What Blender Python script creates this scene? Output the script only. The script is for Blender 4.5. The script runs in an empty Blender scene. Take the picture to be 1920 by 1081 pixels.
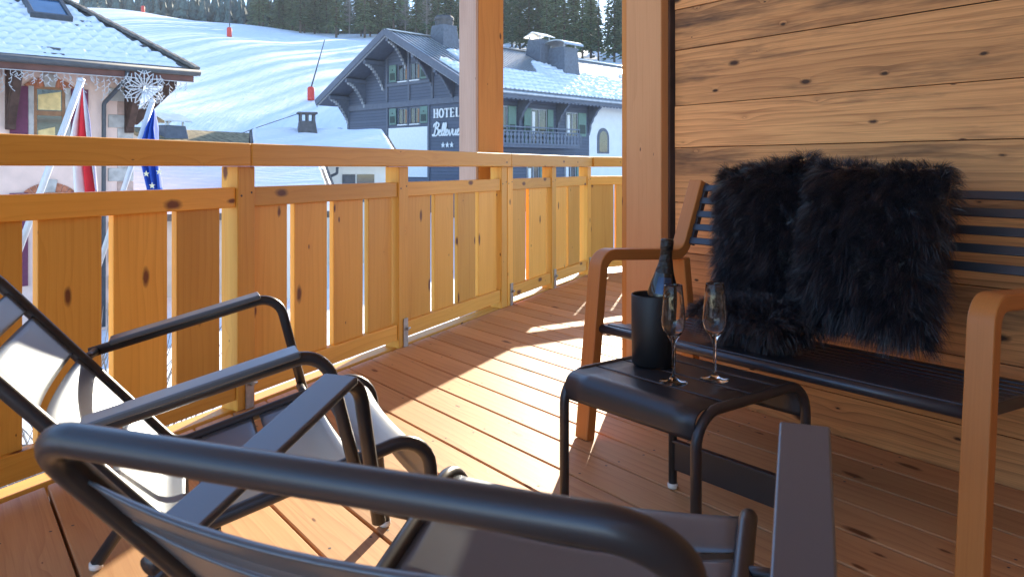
import bpy, bmesh, math, random
import numpy as np
from mathutils import Vector, Matrix
random.seed(7)
rng = np.random.default_rng(7)
scene = bpy.context.scene
COL = scene.collection
R = math.radians

# ------------------------------------------------------------------ camera
cam_d = bpy.data.cameras.new("camera")
cam = bpy.data.objects.new("camera", cam_d)
COL.objects.link(cam)
cam.location = (0, 0, 0.95)
cam.rotation_euler = (R(90), 0, 0)
cam_d.sensor_width = 36
cam_d.lens = 36 * 1490 / 1920
cam_d.shift_y = -(540.5 - 314) / 1920
cam_d.clip_start = 0.05
cam_d.clip_end = 6000
cam_d.dof.use_dof = True
cam_d.dof.focus_distance = 4.0
cam_d.dof.aperture_fstop = 11
scene.camera = cam

# ------------------------------------------------------------------ light
SUN_AZ, SUN_EL = 13.8, 19.5
world = bpy.data.worlds.new("World")
scene.world = world
world.use_nodes = True
wn = world.node_tree
sky = wn.nodes.new("ShaderNodeTexSky")
sky.sky_type = 'NISHITA'
sky.sun_disc = False
sky.sun_elevation = R(SUN_EL)
sky.sun_rotation = R(SUN_AZ)
sky.altitude = 1200
sky.air_density = 1.0
sky.dust_density = 0.3
sky.ozone_density = 3.0
wn.links.new(sky.outputs[0], wn.nodes["Background"].inputs[0])
wn.nodes["Background"].inputs[1].default_value = 0.15
sun_d = bpy.data.lights.new("sun", 'SUN')
sun_d.energy = 4.1
sun_d.angle = R(0.5)
sun_d.color = (1.0, 0.88, 0.68)
sun = bpy.data.objects.new("sun", sun_d)
COL.objects.link(sun)
_sd = Vector((-math.sin(R(SUN_AZ)) * math.cos(R(SUN_EL)), -math.cos(R(SUN_AZ)) * math.cos(R(SUN_EL)), -math.sin(R(SUN_EL))))
sun.rotation_euler = _sd.to_track_quat('-Z', 'Y').to_euler()
scene.view_settings.view_transform = 'Standard'
scene.view_settings.look = 'None'
scene.view_settings.gamma = 1
scene.view_settings.exposure = 1.8
scene.render.engine = 'CYCLES'
scene.cycles.max_bounces = 10
scene.cycles.diffuse_bounces = 5
scene.cycles.glossy_bounces = 4
scene.cycles.transmission_bounces = 8
scene.cycles.transparent_max_bounces = 8
scene.cycles.use_denoising = True
scene.cycles.caustics_reflective = False
scene.cycles.caustics_refractive = False

# ------------------------------------------------------------------ materials
class NT:
    def __init__(s, name):
        s.m = bpy.data.materials.new(name)
        s.m.use_nodes = True
        s.t = s.m.node_tree
        s.b = s.t.nodes["Principled BSDF"]
    def n(s, typ, **kw):
        nd = s.t.nodes.new(typ)
        for k, v in kw.items():
            if k.startswith("i_"):
                key = k[2:]
                key = int(key) if key.isdigit() else key.replace("_", " ")
                nd.inputs[key].default_value = v
            else:
                setattr(nd, k, v)
        return nd
    def l(s, a, b):
        s.t.links.new(a, b)
    def math(s, op, a, b=None, clamp=False):
        nd = s.n("ShaderNodeMath", operation=op, use_clamp=clamp)
        for i, v in enumerate((a, b)):
            if v is None: continue
            if isinstance(v, (int, float)): nd.inputs[i].default_value = v
            else: s.l(v, nd.inputs[i])
        return nd.outputs[0]
    def mix(s, f, a, b, blend='MIX'):
        nd = s.n("ShaderNodeMix", data_type='RGBA', blend_type=blend)
        for i, v in ((0, f), (6, a), (7, b)):
            if isinstance(v, (int, float)): nd.inputs[i].default_value = v
            elif isinstance(v, tuple): nd.inputs[i].default_value = (*v[:3], 1)
            else: s.l(v, nd.inputs[i])
        return nd.outputs[2]
    def ramp(s, f, stops):
        nd = s.n("ShaderNodeValToRGB")
        e = nd.color_ramp.elements
        while len(e) < len(stops): e.new(0.5)
        for x, (p, c) in zip(e, stops):
            x.position = p
            x.color = (*c, 1) if isinstance(c, tuple) else (c, c, c, 1)
        s.l(f, nd.inputs[0])
        return nd.outputs[0]
    def bump(s, h, strength=0.3, dist=0.01):
        nd = s.n("ShaderNodeBump")
        nd.inputs["Strength"].default_value = strength
        nd.inputs["Distance"].default_value = dist
        s.l(h, nd.inputs["Height"])
        s.l(nd.outputs[0], s.b.inputs["Normal"])

def plain(name, col, rough=0.6, metal=0.0, noise=0.12, nscale=8, spec=0.5, bump=0.0):
    t = NT(name)
    co = t.n("ShaderNodeTexCoord")
    nz = t.n("ShaderNodeTexNoise", i_Scale=nscale, i_Detail=5.0)
    t.l(co.outputs["Object"], nz.inputs[0])
    dark = tuple(c * (1 - noise) for c in col)
    lite = tuple(min(1, c * (1 + noise)) for c in col)
    t.l(t.ramp(nz.outputs[0], [(0.3, dark), (0.7, lite)]), t.b.inputs["Base Color"])
    t.b.inputs["Roughness"].default_value = rough
    t.b.inputs["Metallic"].default_value = metal
    t.b.inputs["Specular IOR Level"].default_value = spec
    if bump:
        t.bump(nz.outputs[0], bump, 0.02)
    return t.m

def wood(name, light, dark, knotc, rough=0.55, grain=0.5, knots=1.0, rings=26, kscale=(1.6, 5.0), fibre=0.25, stain=0.0, stainc=(0.05, 0.035, 0.03), tint=0.22):
    """u (metres) runs along the grain, v across it; every board has its own offset in the UV map."""
    t = NT(name)
    uv = t.n("ShaderNodeUVMap")
    sep = t.n("ShaderNodeSeparateXYZ")
    t.l(uv.outputs[0], sep.inputs[0])
    u, v = sep.outputs[0], sep.outputs[1]
    def coord(a, b):
        c = t.n("ShaderNodeCombineXYZ")
        t.l(t.math('MULTIPLY', u, a), c.inputs[0])
        t.l(t.math('MULTIPLY', v, b), c.inputs[1])
        return c.outputs[0]
    # knots
    vor = t.n("ShaderNodeTexVoronoi", i_Scale=1.0, i_Randomness=1.0)
    vor.voronoi_dimensions = '2D'
    # distort the knot outline a little
    kn = t.n("ShaderNodeTexNoise", i_Scale=30.0, i_Detail=2.0)
    t.l(uv.outputs[0], kn.inputs[0])
    t.l(coord(*kscale), vor.inputs[0])
    d = vor.outputs["Distance"]
    dd = t.math('ADD', d, t.math('MULTIPLY', t.math('SUBTRACT', kn.outputs[0], 0.5), 0.05))
    ksz = t.n("ShaderNodeSeparateColor"); t.l(vor.outputs["Color"], ksz.inputs[0])
    rad = t.math('MULTIPLY', t.math('POWER', ksz.outputs[0], 1.6), 0.12 * knots)
    knot = t.math('SUBTRACT', 1.0, t.math('DIVIDE', dd, t.math('ADD', rad, 0.004)), clamp=True)
    knot = t.math('MULTIPLY', knot, 1.8, clamp=True)
    # rings, bent round the knots
    n1 = t.n("ShaderNodeTexNoise", i_Scale=1.0, i_Detail=3.0, i_Roughness=0.55)
    t.l(coord(0.42, 3.2), n1.inputs[0])
    push = t.math('DIVIDE', 0.02, t.math('ADD', d, 0.07))
    ph = t.math('ADD', t.math('ADD', t.math('MULTIPLY', v, rings), t.math('MULTIPLY', n1.outputs[0], 5.0)), t.math('MULTIPLY', push, 7.0 * min(1, knots)))
    saw = t.math('FRACT', ph)
    ring = t.math('POWER', saw, 3.0)
    # fibre
    n2 = t.n("ShaderNodeTexNoise", i_Scale=1.0, i_Detail=4.0, i_Roughness=0.6)
    t.l(coord(5.0, 260.0), n2.inputs[0])
    n3 = t.n("ShaderNodeTexNoise", i_Scale=1.0, i_Detail=3.0)
    t.l(coord(1.3, 7.0), n3.inputs[0])
    n5 = t.n("ShaderNodeTexNoise", i_Scale=1.0, i_Detail=3.0)
    t.l(coord(1.7, 11.0), n5.inputs[0])
    patch = t.math('MULTIPLY', t.math('SUBTRACT', n5.outputs[0], 0.33, clamp=True), 3.2, clamp=True)
    base = t.mix(t.math('MULTIPLY', t.math('MULTIPLY', ring, grain), patch), light, dark)
    base = t.mix(t.math('MULTIPLY', t.math('SUBTRACT', n2.outputs[0], 0.35, clamp=True), fibre * 2), base, dark)
    base = t.mix(t.math('MULTIPLY', t.math('SUBTRACT', n3.outputs[0], 0.45, clamp=True), 1.3), base, dark)
    n7 = t.n("ShaderNodeTexNoise", i_Scale=1.0, i_Detail=2.0)
    t.l(coord(2.2, 120.0), n7.inputs[0])
    base = t.mix(t.math('MULTIPLY', t.math('SUBTRACT', n7.outputs[0], 0.52, clamp=True), fibre * 5.5, clamp=True), base, dark)
    if stain:
        n4 = t.n("ShaderNodeTexNoise", i_Scale=1.0, i_Detail=5.0, i_Roughness=0.65)
        t.l(coord(1.1, 9.0), n4.inputs[0])
        at = t.n("ShaderNodeAttribute", attribute_name="stain")
        amount = t.math('ADD', t.math('MULTIPLY', at.outputs["Fac"], 0.35), -0.02)
        sm = t.math('MULTIPLY', t.math('SUBTRACT', t.math('ADD', n4.outputs[0], amount), 0.58, clamp=True), 4.5 * stain, clamp=True)
        base = t.mix(sm, base, stainc)
    base = t.mix(knot, base, knotc)
    tn = t.n("ShaderNodeAttribute", attribute_name="tint")
    br = t.math('ADD', 1 - tint, t.math('MULTIPLY', tn.outputs["Fac"], 2 * tint))
    hs = t.n("ShaderNodeHueSaturation")
    t.l(base, hs.inputs["Color"]); t.l(br, hs.inputs["Value"])
    t.l(hs.outputs[0], t.b.inputs["Base Color"])
    t.b.inputs["Roughness"].default_value = rough
    t.b.inputs["Specular IOR Level"].default_value = 0.35
    h = t.math('ADD', t.math('MULTIPLY', n2.outputs[0], 0.6), t.math('MULTIPLY', ring, -0.5))
    t.bump(h, 0.25, 0.0015)
    return t.m

M = {}
M['larch'] = wood('larch', (0.85, 0.455, 0.080), (0.66, 0.29, 0.032), (0.17, 0.055, 0.015), rough=0.5, grain=0.55, knots=1.0, rings=30, kscale=(2.4, 5.5))
M['deck'] = wood('deck_wood', (0.63, 0.365, 0.175), (0.44, 0.21, 0.095), (0.17, 0.07, 0.03), rough=0.55, grain=0.8, knots=0.8, rings=26, kscale=(1.8, 5.0), fibre=0.42, tint=0.2, stain=0.35, stainc=(0.20, 0.095, 0.045))
M['oldwood'] = wood('old_wall_wood', (0.79, 0.385, 0.15), (0.32, 0.13, 0.05), (0.07, 0.035, 0.02), rough=0.75, grain=0.85, knots=0.95, rings=34, kscale=(2.9, 7.0), fibre=0.5, stain=1.0, tint=0.14)
M['post'] = wood('post_wood', (0.64, 0.325, 0.145), (0.50, 0.23, 0.09), (0.15, 0.07, 0.04), rough=0.6, grain=0.35, knots=0.45, rings=16, kscale=(1.5, 5.0), tint=0.05)
M['pillar'] = wood('pillar_wood', (0.60, 0.25, 0.06), (0.42, 0.14, 0.03), (0.13, 0.05, 0.02), rough=0.65, grain=0.5, knots=0.6, rings=24, tint=0.05)
M['greyed'] = wood('greyed_wood', (0.54, 0.37, 0.29), (0.38, 0.24, 0.18), (0.2, 0.12, 0.1), rough=0.8, grain=0.7, knots=0.3, rings=40, fibre=0.5, tint=0.05)
M['teak'] = wood('bench_wood', (0.52, 0.20, 0.055), (0.41, 0.145, 0.036), (0.3, 0.12, 0.05), rough=0.42, grain=0.3, knots=0.0, rings=30, fibre=0.4, tint=0.03)
M['soffit'] = wood('soffit_wood', (0.66, 0.40, 0.20), (0.52, 0.29, 0.13), (0.14, 0.06, 0.03), knots=0.7)

def metal_paint(name, col, rough):
    t = NT(name)
    co = t.n("ShaderNodeTexCoord")
    nz = t.n("ShaderNodeTexNoise", i_Scale=900.0, i_Detail=2.0)
    t.l(co.outputs["Object"], nz.inputs[0])
    n2 = t.n("ShaderNodeTexNoise", i_Scale=6.0, i_Detail=4.0)
    t.l(co.outputs["Object"], n2.inputs[0])
    t.b.inputs["Base Color"].default_value = (*col, 1)
    t.l(t.math('ADD', rough - 0.06, t.math('MULTIPLY', n2.outputs[0], 0.12)), t.b.inputs["Roughness"])
    t.b.inputs["Specular IOR Level"].default_value = 0.6
    t.b.inputs["Metallic"].default_value = 0.45
    t.bump(nz.outputs[0], 0.12, 0.0006)
    return t.m
M['anthracite'] = metal_paint('anthracite_paint', (0.045, 0.048, 0.058), 0.34)
M['sheet'] = metal_paint('anthracite_sheet', (0.14, 0.165, 0.20), 0.36)
M['black_slat'] = metal_paint('black_slat', (0.05, 0.056, 0.072), 0.32)
M['bucket'] = metal_paint('bucket_paint', (0.022, 0.022, 0.024), 0.5)
M['steel'] = plain('galvanised_steel', (0.45, 0.44, 0.42), 0.4, 0.9, 0.15, 40)
M['clear'] = plain('clear_plastic', (0.75, 0.75, 0.75), 0.15, 0, 0.02)
g = NT('clear_glass')
g.b.inputs["Base Color"].default_value = (1, 1, 1, 1); g.b.inputs["Roughness"].default_value = 0.0
g.b.inputs["Transmission Weight"].default_value = 1.0; g.b.inputs["IOR"].default_value = 1.33
M['glass'] = g.m
M['bottle'] = plain('bottle_glass', (0.012, 0.014, 0.014), 0.12, 0, 0.1, 8, 0.6)
M['foil'] = plain('black_foil', (0.012, 0.011, 0.011), 0.4, 0.1, 0.3, 60, 0.5, 0.5)
M['label'] = plain('bottle_label_reflection', (0.03, 0.055, 0.11), 0.2, 0.3, 0.2, 40)  # blue reflection on the neck label painted into its colour
f_ = NT('black_fur')
f_.b.inputs["Base Color"].default_value = (0.015, 0.016, 0.025, 1)
f_.b.inputs["Roughness"].default_value = 0.36
f_.b.inputs["Specular IOR Level"].default_value = 0.8
M['fur'] = f_.m
# snow
def snow_mat(name, tracks=False):
    t = NT(name)
    co = t.n("ShaderNodeTexCoord")
    t.b.inputs["Base Color"].default_value = (0.84, 0.86, 0.90, 1)
    t.b.inputs["Roughness"].default_value = 0.65
    n1 = t.n("ShaderNodeTexNoise", i_Scale=(0.25 if tracks else 5.0), i_Detail=8.0, i_Roughness=0.6)
    t.l(co.outputs["Object"], n1.inputs[0])
    h = n1.outputs[0]
    if tracks:
        mp = t.n("ShaderNodeMapping"); mp.inputs["Scale"].default_value = (1.2, 0.16, 0.16); mp.inputs["Rotation"].default_value = (0, 0, R(35))
        t.l(co.outputs["Object"], mp.inputs[0])
        n2 = t.n("ShaderNodeTexNoise", i_Scale=0.7, i_Detail=6.0, i_Distortion=1.5); t.l(mp.outputs[0], n2.inputs[0])
        mp2 = t.n("ShaderNodeMapping"); mp2.inputs["Scale"].default_value = (3.0, 0.25, 0.25); mp2.inputs["Rotation"].default_value = (0, 0, R(-20))
        t.l(co.outputs["Object"], mp2.inputs[0])
        n6 = t.n("ShaderNodeTexNoise", i_Scale=1.2, i_Detail=4.0, i_Distortion=0.8); t.l(mp2.outputs[0], n6.inputs[0])
        h = t.math('ADD', t.math('ADD', h, t.math('MULTIPLY', n2.outputs[0], 0.6)), t.math('MULTIPLY', n6.outputs[0], 0.7))
        t.bump(h, 0.35, 0.5)
        t.l(t.ramp(n2.outputs[0], [(0.35, (0.78, 0.81, 0.86)), (0.6, (0.88, 0.89, 0.91))]), t.b.inputs["Base Color"])
    else:
        t.bump(h, 0.5, 0.06)
    return t.m
M['snow'] = snow_mat('snow')
M['slope'] = snow_mat('slope_snow', True)
M['tile'] = plain('roof_tile', (0.10, 0.095, 0.09), 0.8, 0, 0.45, 3, 0.3, 0.6)
M['slate'] = plain('grey_roof_tiles', (0.13, 0.12, 0.11), 0.85, 0, 0.5, 4, 0.3, 0.6)
M['moss_tile'] = plain('mossy_tiles', (0.26, 0.20, 0.11), 0.85, 0, 0.5, 4, 0.3, 0.6)
M['gutter'] = plain('grey_gutter', (0.07, 0.075, 0.085), 0.55, 0.0, 0.15)
M['dark_timber'] = plain('dark_brown_timber', (0.075, 0.042, 0.032), 0.7, 0, 0.35, 6, 0.3, 0.3)
M['fascia_red'] = plain('red_brown_fascia', (0.13, 0.055, 0.045), 0.65, 0, 0.2, 3)
M['render_pink'] = plain('pink_render', (0.80, 0.58, 0.49), 0.9, 0, 0.07, 3, 0.2, 0.25)
M['quoin'] = plain('grey_quoin_stone', (0.46, 0.43, 0.40), 0.85, 0, 0.22, 5, 0.2, 0.4)
M['quoin_pink'] = plain('pink_quoin_stone', (0.50, 0.34, 0.28), 0.85, 0, 0.2, 5, 0.2, 0.4)
M['brick'] = plain('red_brick', (0.42, 0.16, 0.09), 0.85, 0, 0.3, 9, 0.2, 0.4)
M['plum'] = plain('plum_shutter', (0.13, 0.018, 0.06), 0.55, 0, 0.15, 12)
M['brown_frame'] = plain('brown_window_frame', (0.26, 0.12, 0.05), 0.5, 0, 0.2, 9)
M['pane'] = plain('window_pane', (0.035, 0.035, 0.035), 0.06, 0, 0.2, 2, 0.9)
M['pane_blue'] = plain('skylight_pane', (0.05, 0.13, 0.24), 0.08, 0, 0.15, 2, 0.9)
M['curtain'] = plain('painted_pane_reflection', (0.68, 0.50, 0.22), 0.8, 0, 0.2, 7)  # warm colour painted for the balcony reflected in the pink house window
M['white'] = plain('white_paint', (0.78, 0.78, 0.77), 0.55, 0, 0.05)
M['ornament'] = plain('pale_grey_tubing', (0.52, 0.52, 0.53), 0.5, 0, 0.1)
M['pole'] = plain('white_pole', (0.66, 0.66, 0.66), 0.4, 0.0, 0.08)
M['flag_white'] = plain('white_cloth', (0.80, 0.78, 0.76), 0.85, 0, 0.04)
M['flag_red'] = plain('red_cloth', (0.66, 0.02, 0.03), 0.8, 0, 0.08)
M['flag_blue'] = plain('navy_cloth', (0.045, 0.06, 0.22), 0.8, 0, 0.08)
M['flag_eu'] = plain('blue_cloth', (0.015, 0.075, 0.42), 0.75, 0, 0.12, 5)
M['flag_star'] = plain('pale_star_cloth', (0.75, 0.70, 0.45), 0.8, 0, 0.05)
M['cream_wall'] = plain('cream_render', (0.72, 0.68, 0.60), 0.9, 0, 0.06, 2, 0.2, 0.2)
M['white_wall'] = plain('white_render', (0.78, 0.77, 0.74), 0.9, 0, 0.04, 2, 0.2, 0.2)
M['green'] = plain('sage_green_paint', (0.13, 0.215, 0.175), 0.6, 0, 0.12, 8)
M['dark_green'] = plain('dark_green_paint', (0.03, 0.05, 0.042), 0.6, 0, 0.12, 8)
M['trim_grey'] = plain('blue_grey_trim', (0.11, 0.122, 0.155), 0.65, 0, 0.12, 4)
M['lattice_grey'] = plain('blue_grey_balcony_boards', (0.13, 0.15, 0.19), 0.65, 0, 0.12, 4)
M['trim_light'] = plain('pale_grey_trim', (0.33, 0.34, 0.36), 0.65, 0, 0.1, 4)
M['chimney'] = plain('slate_clad_chimney', (0.12, 0.135, 0.165), 0.55, 0, 0.2, 5, 0.4, 0.2)
M['chimney_dark'] = plain('dark_chimney', (0.085, 0.085, 0.09), 0.7, 0, 0.3, 5)
M['zinc'] = plain('zinc_sheet', (0.50, 0.51, 0.52), 0.35, 0.6, 0.15, 3)
M['rib_metal'] = plain('dark_ribbed_metal', (0.11, 0.115, 0.125), 0.45, 0.4, 0.2, 3)
M['red_pad'] = plain('red_padding', (0.62, 0.05, 0.035), 0.6)
M['bark'] = plain('conifer_bark', (0.075, 0.055, 0.042), 0.9, 0, 0.3, 6)
M['bare'] = plain('bare_twigs', (0.28, 0.25, 0.22), 0.85, 0, 0.2, 6)
M['asphalt'] = plain('wet_asphalt', (0.06, 0.06, 0.062), 0.7, 0, 0.3, 2)
M['wire'] = plain('dark_wire', (0.05, 0.05, 0.055), 0.6)

def clad(name, col, pitch):
    """painted boards laid level: a bevel line every PITCH metres of height"""
    t = NT(name)
    co = t.n("ShaderNodeTexCoord")
    sep = t.n("ShaderNodeSeparateXYZ"); t.l(co.outputs["Object"], sep.inputs[0])
    fr = t.math('FRACT', t.math('DIVIDE', sep.outputs[2], pitch))
    groove = t.math('LESS_THAN', fr, 0.10)
    fl = t.math('FLOOR', t.math('DIVIDE', sep.outputs[2], pitch))
    wn_ = t.n("ShaderNodeTexWhiteNoise"); wn_.noise_dimensions = '1D'; t.l(fl, wn_.inputs["W"])
    nz = t.n("ShaderNodeTexNoise", i_Scale=2.0, i_Detail=5.0); t.l(co.outputs["Object"], nz.inputs[0])
    a = t.mix(t.math('MULTIPLY', wn_.outputs[0], 0.6), col, tuple(c * 1.35 for c in col))
    a = t.mix(t.math('MULTIPLY', nz.outputs[0], 0.4), a, tuple(c * 0.65 for c in col))
    a = t.mix(groove, a, tuple(c * 0.35 for c in col))
    t.l(a, t.b.inputs["Base Color"]); t.b.inputs["Roughness"].default_value = 0.65
    t.bump(t.math('SUBTRACT', 1.0, groove), 0.6, 0.02)
    return t.m
M['clad'] = clad('blue_grey_boards', (0.085, 0.10, 0.14), 0.22)

def needles(name, col):
    t = NT(name)
    co = t.n("ShaderNodeTexCoord")
    n1 = t.n("ShaderNodeTexNoise", i_Scale=0.9, i_Detail=3.0); t.l(co.outputs["Object"], n1.inputs[0])
    oi = t.n("ShaderNodeObjectInfo")
    a = t.ramp(n1.outputs[0], [(0.3, tuple(c * 0.55 for c in col)), (0.7, tuple(c * 1.5 for c in col))])
    hs = t.n("ShaderNodeHueSaturation")
    t.l(a, hs.inputs["Color"])
    t.l(t.math('ADD', 0.7, t.math('MULTIPLY', oi.outputs["Random"], 0.6)), hs.inputs["Value"])
    t.l(hs.outputs[0], t.b.inputs["Base Color"])
    t.b.inputs["Roughness"].default_value = 0.75
    t.b.inputs["Specular IOR Level"].default_value = 0.2
    return t.m
M['needles'] = needles('conifer_needles', (0.105, 0.145, 0.072))
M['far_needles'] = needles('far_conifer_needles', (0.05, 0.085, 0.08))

# ------------------------------------------------------------------ mesh helpers
class MB:
    def __init__(s):
        s.v = []; s.f = []; s.uv = []; s.tint = []; s.stain = []
    def face(s, idx, uvs=None, tint=0.5, stain=0.0):
        s.f.append(tuple(idx))
        s.uv.append(uvs if uvs else [(0, 0)] * len(idx))
        s.tint.append(tint); s.stain.append(stain)
    def box(s, c, X, Y, Z, lx, ly, lz, grain=None, stain=0.0):
        """centred box; X, Y, Z unit axes"""
        c = Vector(c); ax = [Vector(X), Vector(Y), Vector(Z)]; L = [lx, ly, lz]
        if grain is None: grain = max(range(3), key=lambda i: L[i])
        ou, ov = random.uniform(0, 60), random.uniform(0, 60)
        tint = random.random()
        b = len(s.v)
        sg = [(-1, -1, -1), (1, -1, -1), (1, 1, -1), (-1, 1, -1), (-1, -1, 1), (1, -1, 1), (1, 1, 1), (-1, 1, 1)]
        for q in sg:
            p = c.copy()
            for i in range(3): p += ax[i] * (q[i] * L[i] / 2)
            s.v.append(tuple(p))
        for q, nrm in (((0, 3, 2, 1), 2), ((4, 5, 6, 7), 2), ((0, 1, 5, 4), 1), ((2, 3, 7, 6), 1), ((1, 2, 6, 5), 0), ((3, 0, 4, 7), 0)):
            others = [i for i in range(3) if i != nrm]
            if nrm == grain: ua, va = others
            else: ua = grain; va = [i for i in others if i != grain][0]
            uvs = []
            for k in q:
                uu = sg[k][ua] * L[ua] / 2; vv = sg[k][va] * L[va] / 2
                vv += nrm * 0.37
                if nrm == grain: uu *= 0.2
                uvs.append((uu + ou, vv + ov))
            if ax[0].cross(ax[1]).dot(ax[2]) < 0:
                q = q[::-1]; uvs = uvs[::-1]
            s.face([b + k for k in q], uvs, tint, stain)
        return s
    def abox(s, x0, y0, z0, x1, y1, z1, **k):
        return s.box(((x0 + x1) / 2, (y0 + y1) / 2, (z0 + z1) / 2), (1, 0, 0), (0, 1, 0), (0, 0, 1), abs(x1 - x0), abs(y1 - y0), abs(z1 - z0), **k)
    def beam(s, p, q, w, h, up=(0, 0, 1), **k):
        p = Vector(p); q = Vector(q); d = (q - p); L = d.length; d.normalize()
        up = Vector(up); sd = d.cross(up).normalized(); u2 = sd.cross(d)
        return s.box((p + q) / 2, d, sd, u2, L, w, h, **k)
    def tube(s, pts, r, seg=12, cap=True, closed=False):
        pts = [Vector(p) for p in pts]; n = len(pts)
        rad = r if isinstance(r, (list, tuple)) else [r] * n
        T = []
        for i in range(n):
            a = pts[i - 1] if (i > 0 or closed) else pts[i]; b_ = pts[(i + 1) % n] if (i < n - 1 or closed) else pts[i]
            T.append((b_ - a).normalized())
        ref = Vector((0, 0, 1)) if abs(T[0].z) < 0.9 else Vector((1, 0, 0))
        N = (ref - T[0] * ref.dot(T[0])).normalized()
        b = len(s.v); d = 0; ou = random.uniform(0, 9)
        D = []
        for i in range(n):
            if i: 
                N = (N - T[i] * N.dot(T[i])).normalized(); d += (pts[i] - pts[i - 1]).length
            D.append(d)
            B = T[i].cross(N)
            for j in range(seg):
                a = 2 * math.pi * j / seg
                s.v.append(tuple(pts[i] + (N * math.cos(a) + B * math.sin(a)) * rad[i]))
        m = n if closed else n - 1
        for i in range(m):
            i2 = (i + 1) % n
            for j in range(seg):
                j2 = (j + 1) % seg
                s.face([b + i * seg + j, b + i * seg + j2, b + i2 * seg + j2, b + i2 * seg + j],
                       [(D[i] + ou, j / seg * .1), (D[i] + ou, (j + 1) / seg * .1), (D[i2] + ou, (j + 1) / seg * .1), (D[i2] + ou, j / seg * .1)])
        if cap and not closed:
            s.face([b + j for j in range(seg)][::-1]); s.face([b + (n - 1) * seg + j for j in range(seg)])
        return s
    def lathe(s, prof, c=(0, 0, 0), seg=32, axis=None):
        """prof: (radius, height) list"""
        c = Vector(c); b = len(s.v)
        Z = Vector(axis).normalized() if axis else Vector((0, 0, 1))
        X = Z.orthogonal().normalized() if axis else Vector((1, 0, 0)); Y = Z.cross(X)
        for (r, h) in prof:
            for j in range(seg):
                a = 2 * math.pi * j / seg
                s.v.append(tuple(c + Z * h + (X * math.cos(a) + Y * math.sin(a)) * max(r, 1e-5)))
        for i in range(len(prof) - 1):
            for j in range(seg):
                j2 = (j + 1) % seg
                s.face([b + i * seg + j, b + i * seg + j2, b + (i + 1) * seg + j2, b + (i + 1) * seg + j])
        return s
    def prism(s, poly, o, X, Y, Z, depth, grain='x', stain=0.0):
        """2-D polygon in the X/Y axes at origin o, extruded by depth along Z"""
        o = Vector(o); X = Vector(X); Y = Vector(Y); Z = Vector(Z); b = len(s.v); n = len(poly)
        ou, ov, tint = random.uniform(0, 60), random.uniform(0, 60), random.random()
        for k in (0, 1):
            for (x, y) in poly: s.v.append(tuple(o + X * x + Y * y + Z * (depth * k)))
        uvp = [((x + ou, y + ov) if grain == 'x' else (y + ou, x + ov)) for (x, y) in poly]
        s.face([b + i for i in range(n)][::-1], uvp[::-1], tint, stain)
        s.face([b + n + i for i in range(n)], uvp, tint, stain)
        d = 0
        for i in range(n):
            j = (i + 1) % n
            L = math.hypot(poly[j][0] - poly[i][0], poly[j][1] - poly[i][1])
            s.face([b + i, b + j, b + n + j, b + n + i], [(d + ou, ov + 3), (d + L + ou, ov + 3), (d + L + ou, ov + 3 + depth), (d + ou, ov + 3 + depth)], tint, stain)
            d += L
        return s
    def grid(s, fn, nu, nv, tint=0.5):
        b = len(s.v)
        for i in range(nu + 1):
            for j in range(nv + 1): s.v.append(tuple(fn(i / nu, j / nv)))
        for i in range(nu):
            for j in range(nv):
                a = b + i * (nv + 1) + j
                s.face([a, a + nv + 1, a + nv + 2, a + 1], [(i / nu, j / nv), ((i + 1) / nu, j / nv), ((i + 1) / nu, (j + 1) / nv), (i / nu, (j + 1) / nv)], tint)
        return s
    def mesh(s, name, mat, smooth=False, fix=False):
        me = bpy.data.meshes.new(name)
        me.from_pydata(s.v, [], s.f)
        ul = me.uv_layers.new(name="UVMap")
        flat = np.array([c for q in s.uv for p in q for c in p], dtype=np.float32)
        ul.data.foreach_set("uv", flat)
        at = me.attributes.new("tint", 'FLOAT', 'FACE'); at.data.foreach_set("value", np.array(s.tint, dtype=np.float32))
        at = me.attributes.new("stain", 'FLOAT', 'FACE'); at.data.foreach_set("value", np.array(s.stain, dtype=np.float32))
        me.materials.append(mat)
        if fix:
            bm = bmesh.new(); bm.from_mesh(me)
            bmesh.ops.recalc_face_normals(bm, faces=bm.faces); bm.to_mesh(me); bm.free()
        if smooth:
            me.polygons.foreach_set("use_smooth", [True] * len(me.polygons))
        me.update()
        return me

def thing(name, label, cat, loc=(0, 0, 0), rz=0.0, group=None, kind=None):
    o = bpy.data.objects.new(name, None); COL.objects.link(o)
    o.location = loc; o.rotation_euler = (0, 0, rz); o.empty_display_size = 0.1
    tag(o, label, cat, group, kind)
    return o
def tag(o, label, cat, group=None, kind=None):
    if label: o["label"] = label
    if cat: o["category"] = cat
    if group: o["group"] = group
    if kind: o["kind"] = kind
    return o
def part(name, mb, mat, parent=None, smooth=False, bevel=0.0, solid=0.0, world=False, fix=False, autosmooth=None):
    """link a mesh as ONE object; world=True: its vertices are in world space though its parent stands elsewhere (unrotated)"""
    me = mb if isinstance(mb, bpy.types.Mesh) else mb.mesh(name, M[mat] if isinstance(mat, str) else mat, smooth, fix)
    o = bpy.data.objects.new(name, me); COL.objects.link(o)
    if parent is not None:
        o.parent = parent
        if world:
            off = Vector((0, 0, 0)); p = parent
            while p is not None:
                off += p.location; p = p.parent
            o.location = -off
    if solid:
        m = o.modifiers.new("thickness", 'SOLIDIFY'); m.thickness = solid; m.offset = 0
    if bevel:
        m = o.modifiers.new("bevel", 'BEVEL'); m.width = bevel; m.segments = 2; m.limit_method = 'ANGLE'; m.angle_limit = R(40)
        me.polygons.foreach_set("use_smooth", [True] * len(me.polygons))
        m.harden_normals = True
    return o
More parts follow.
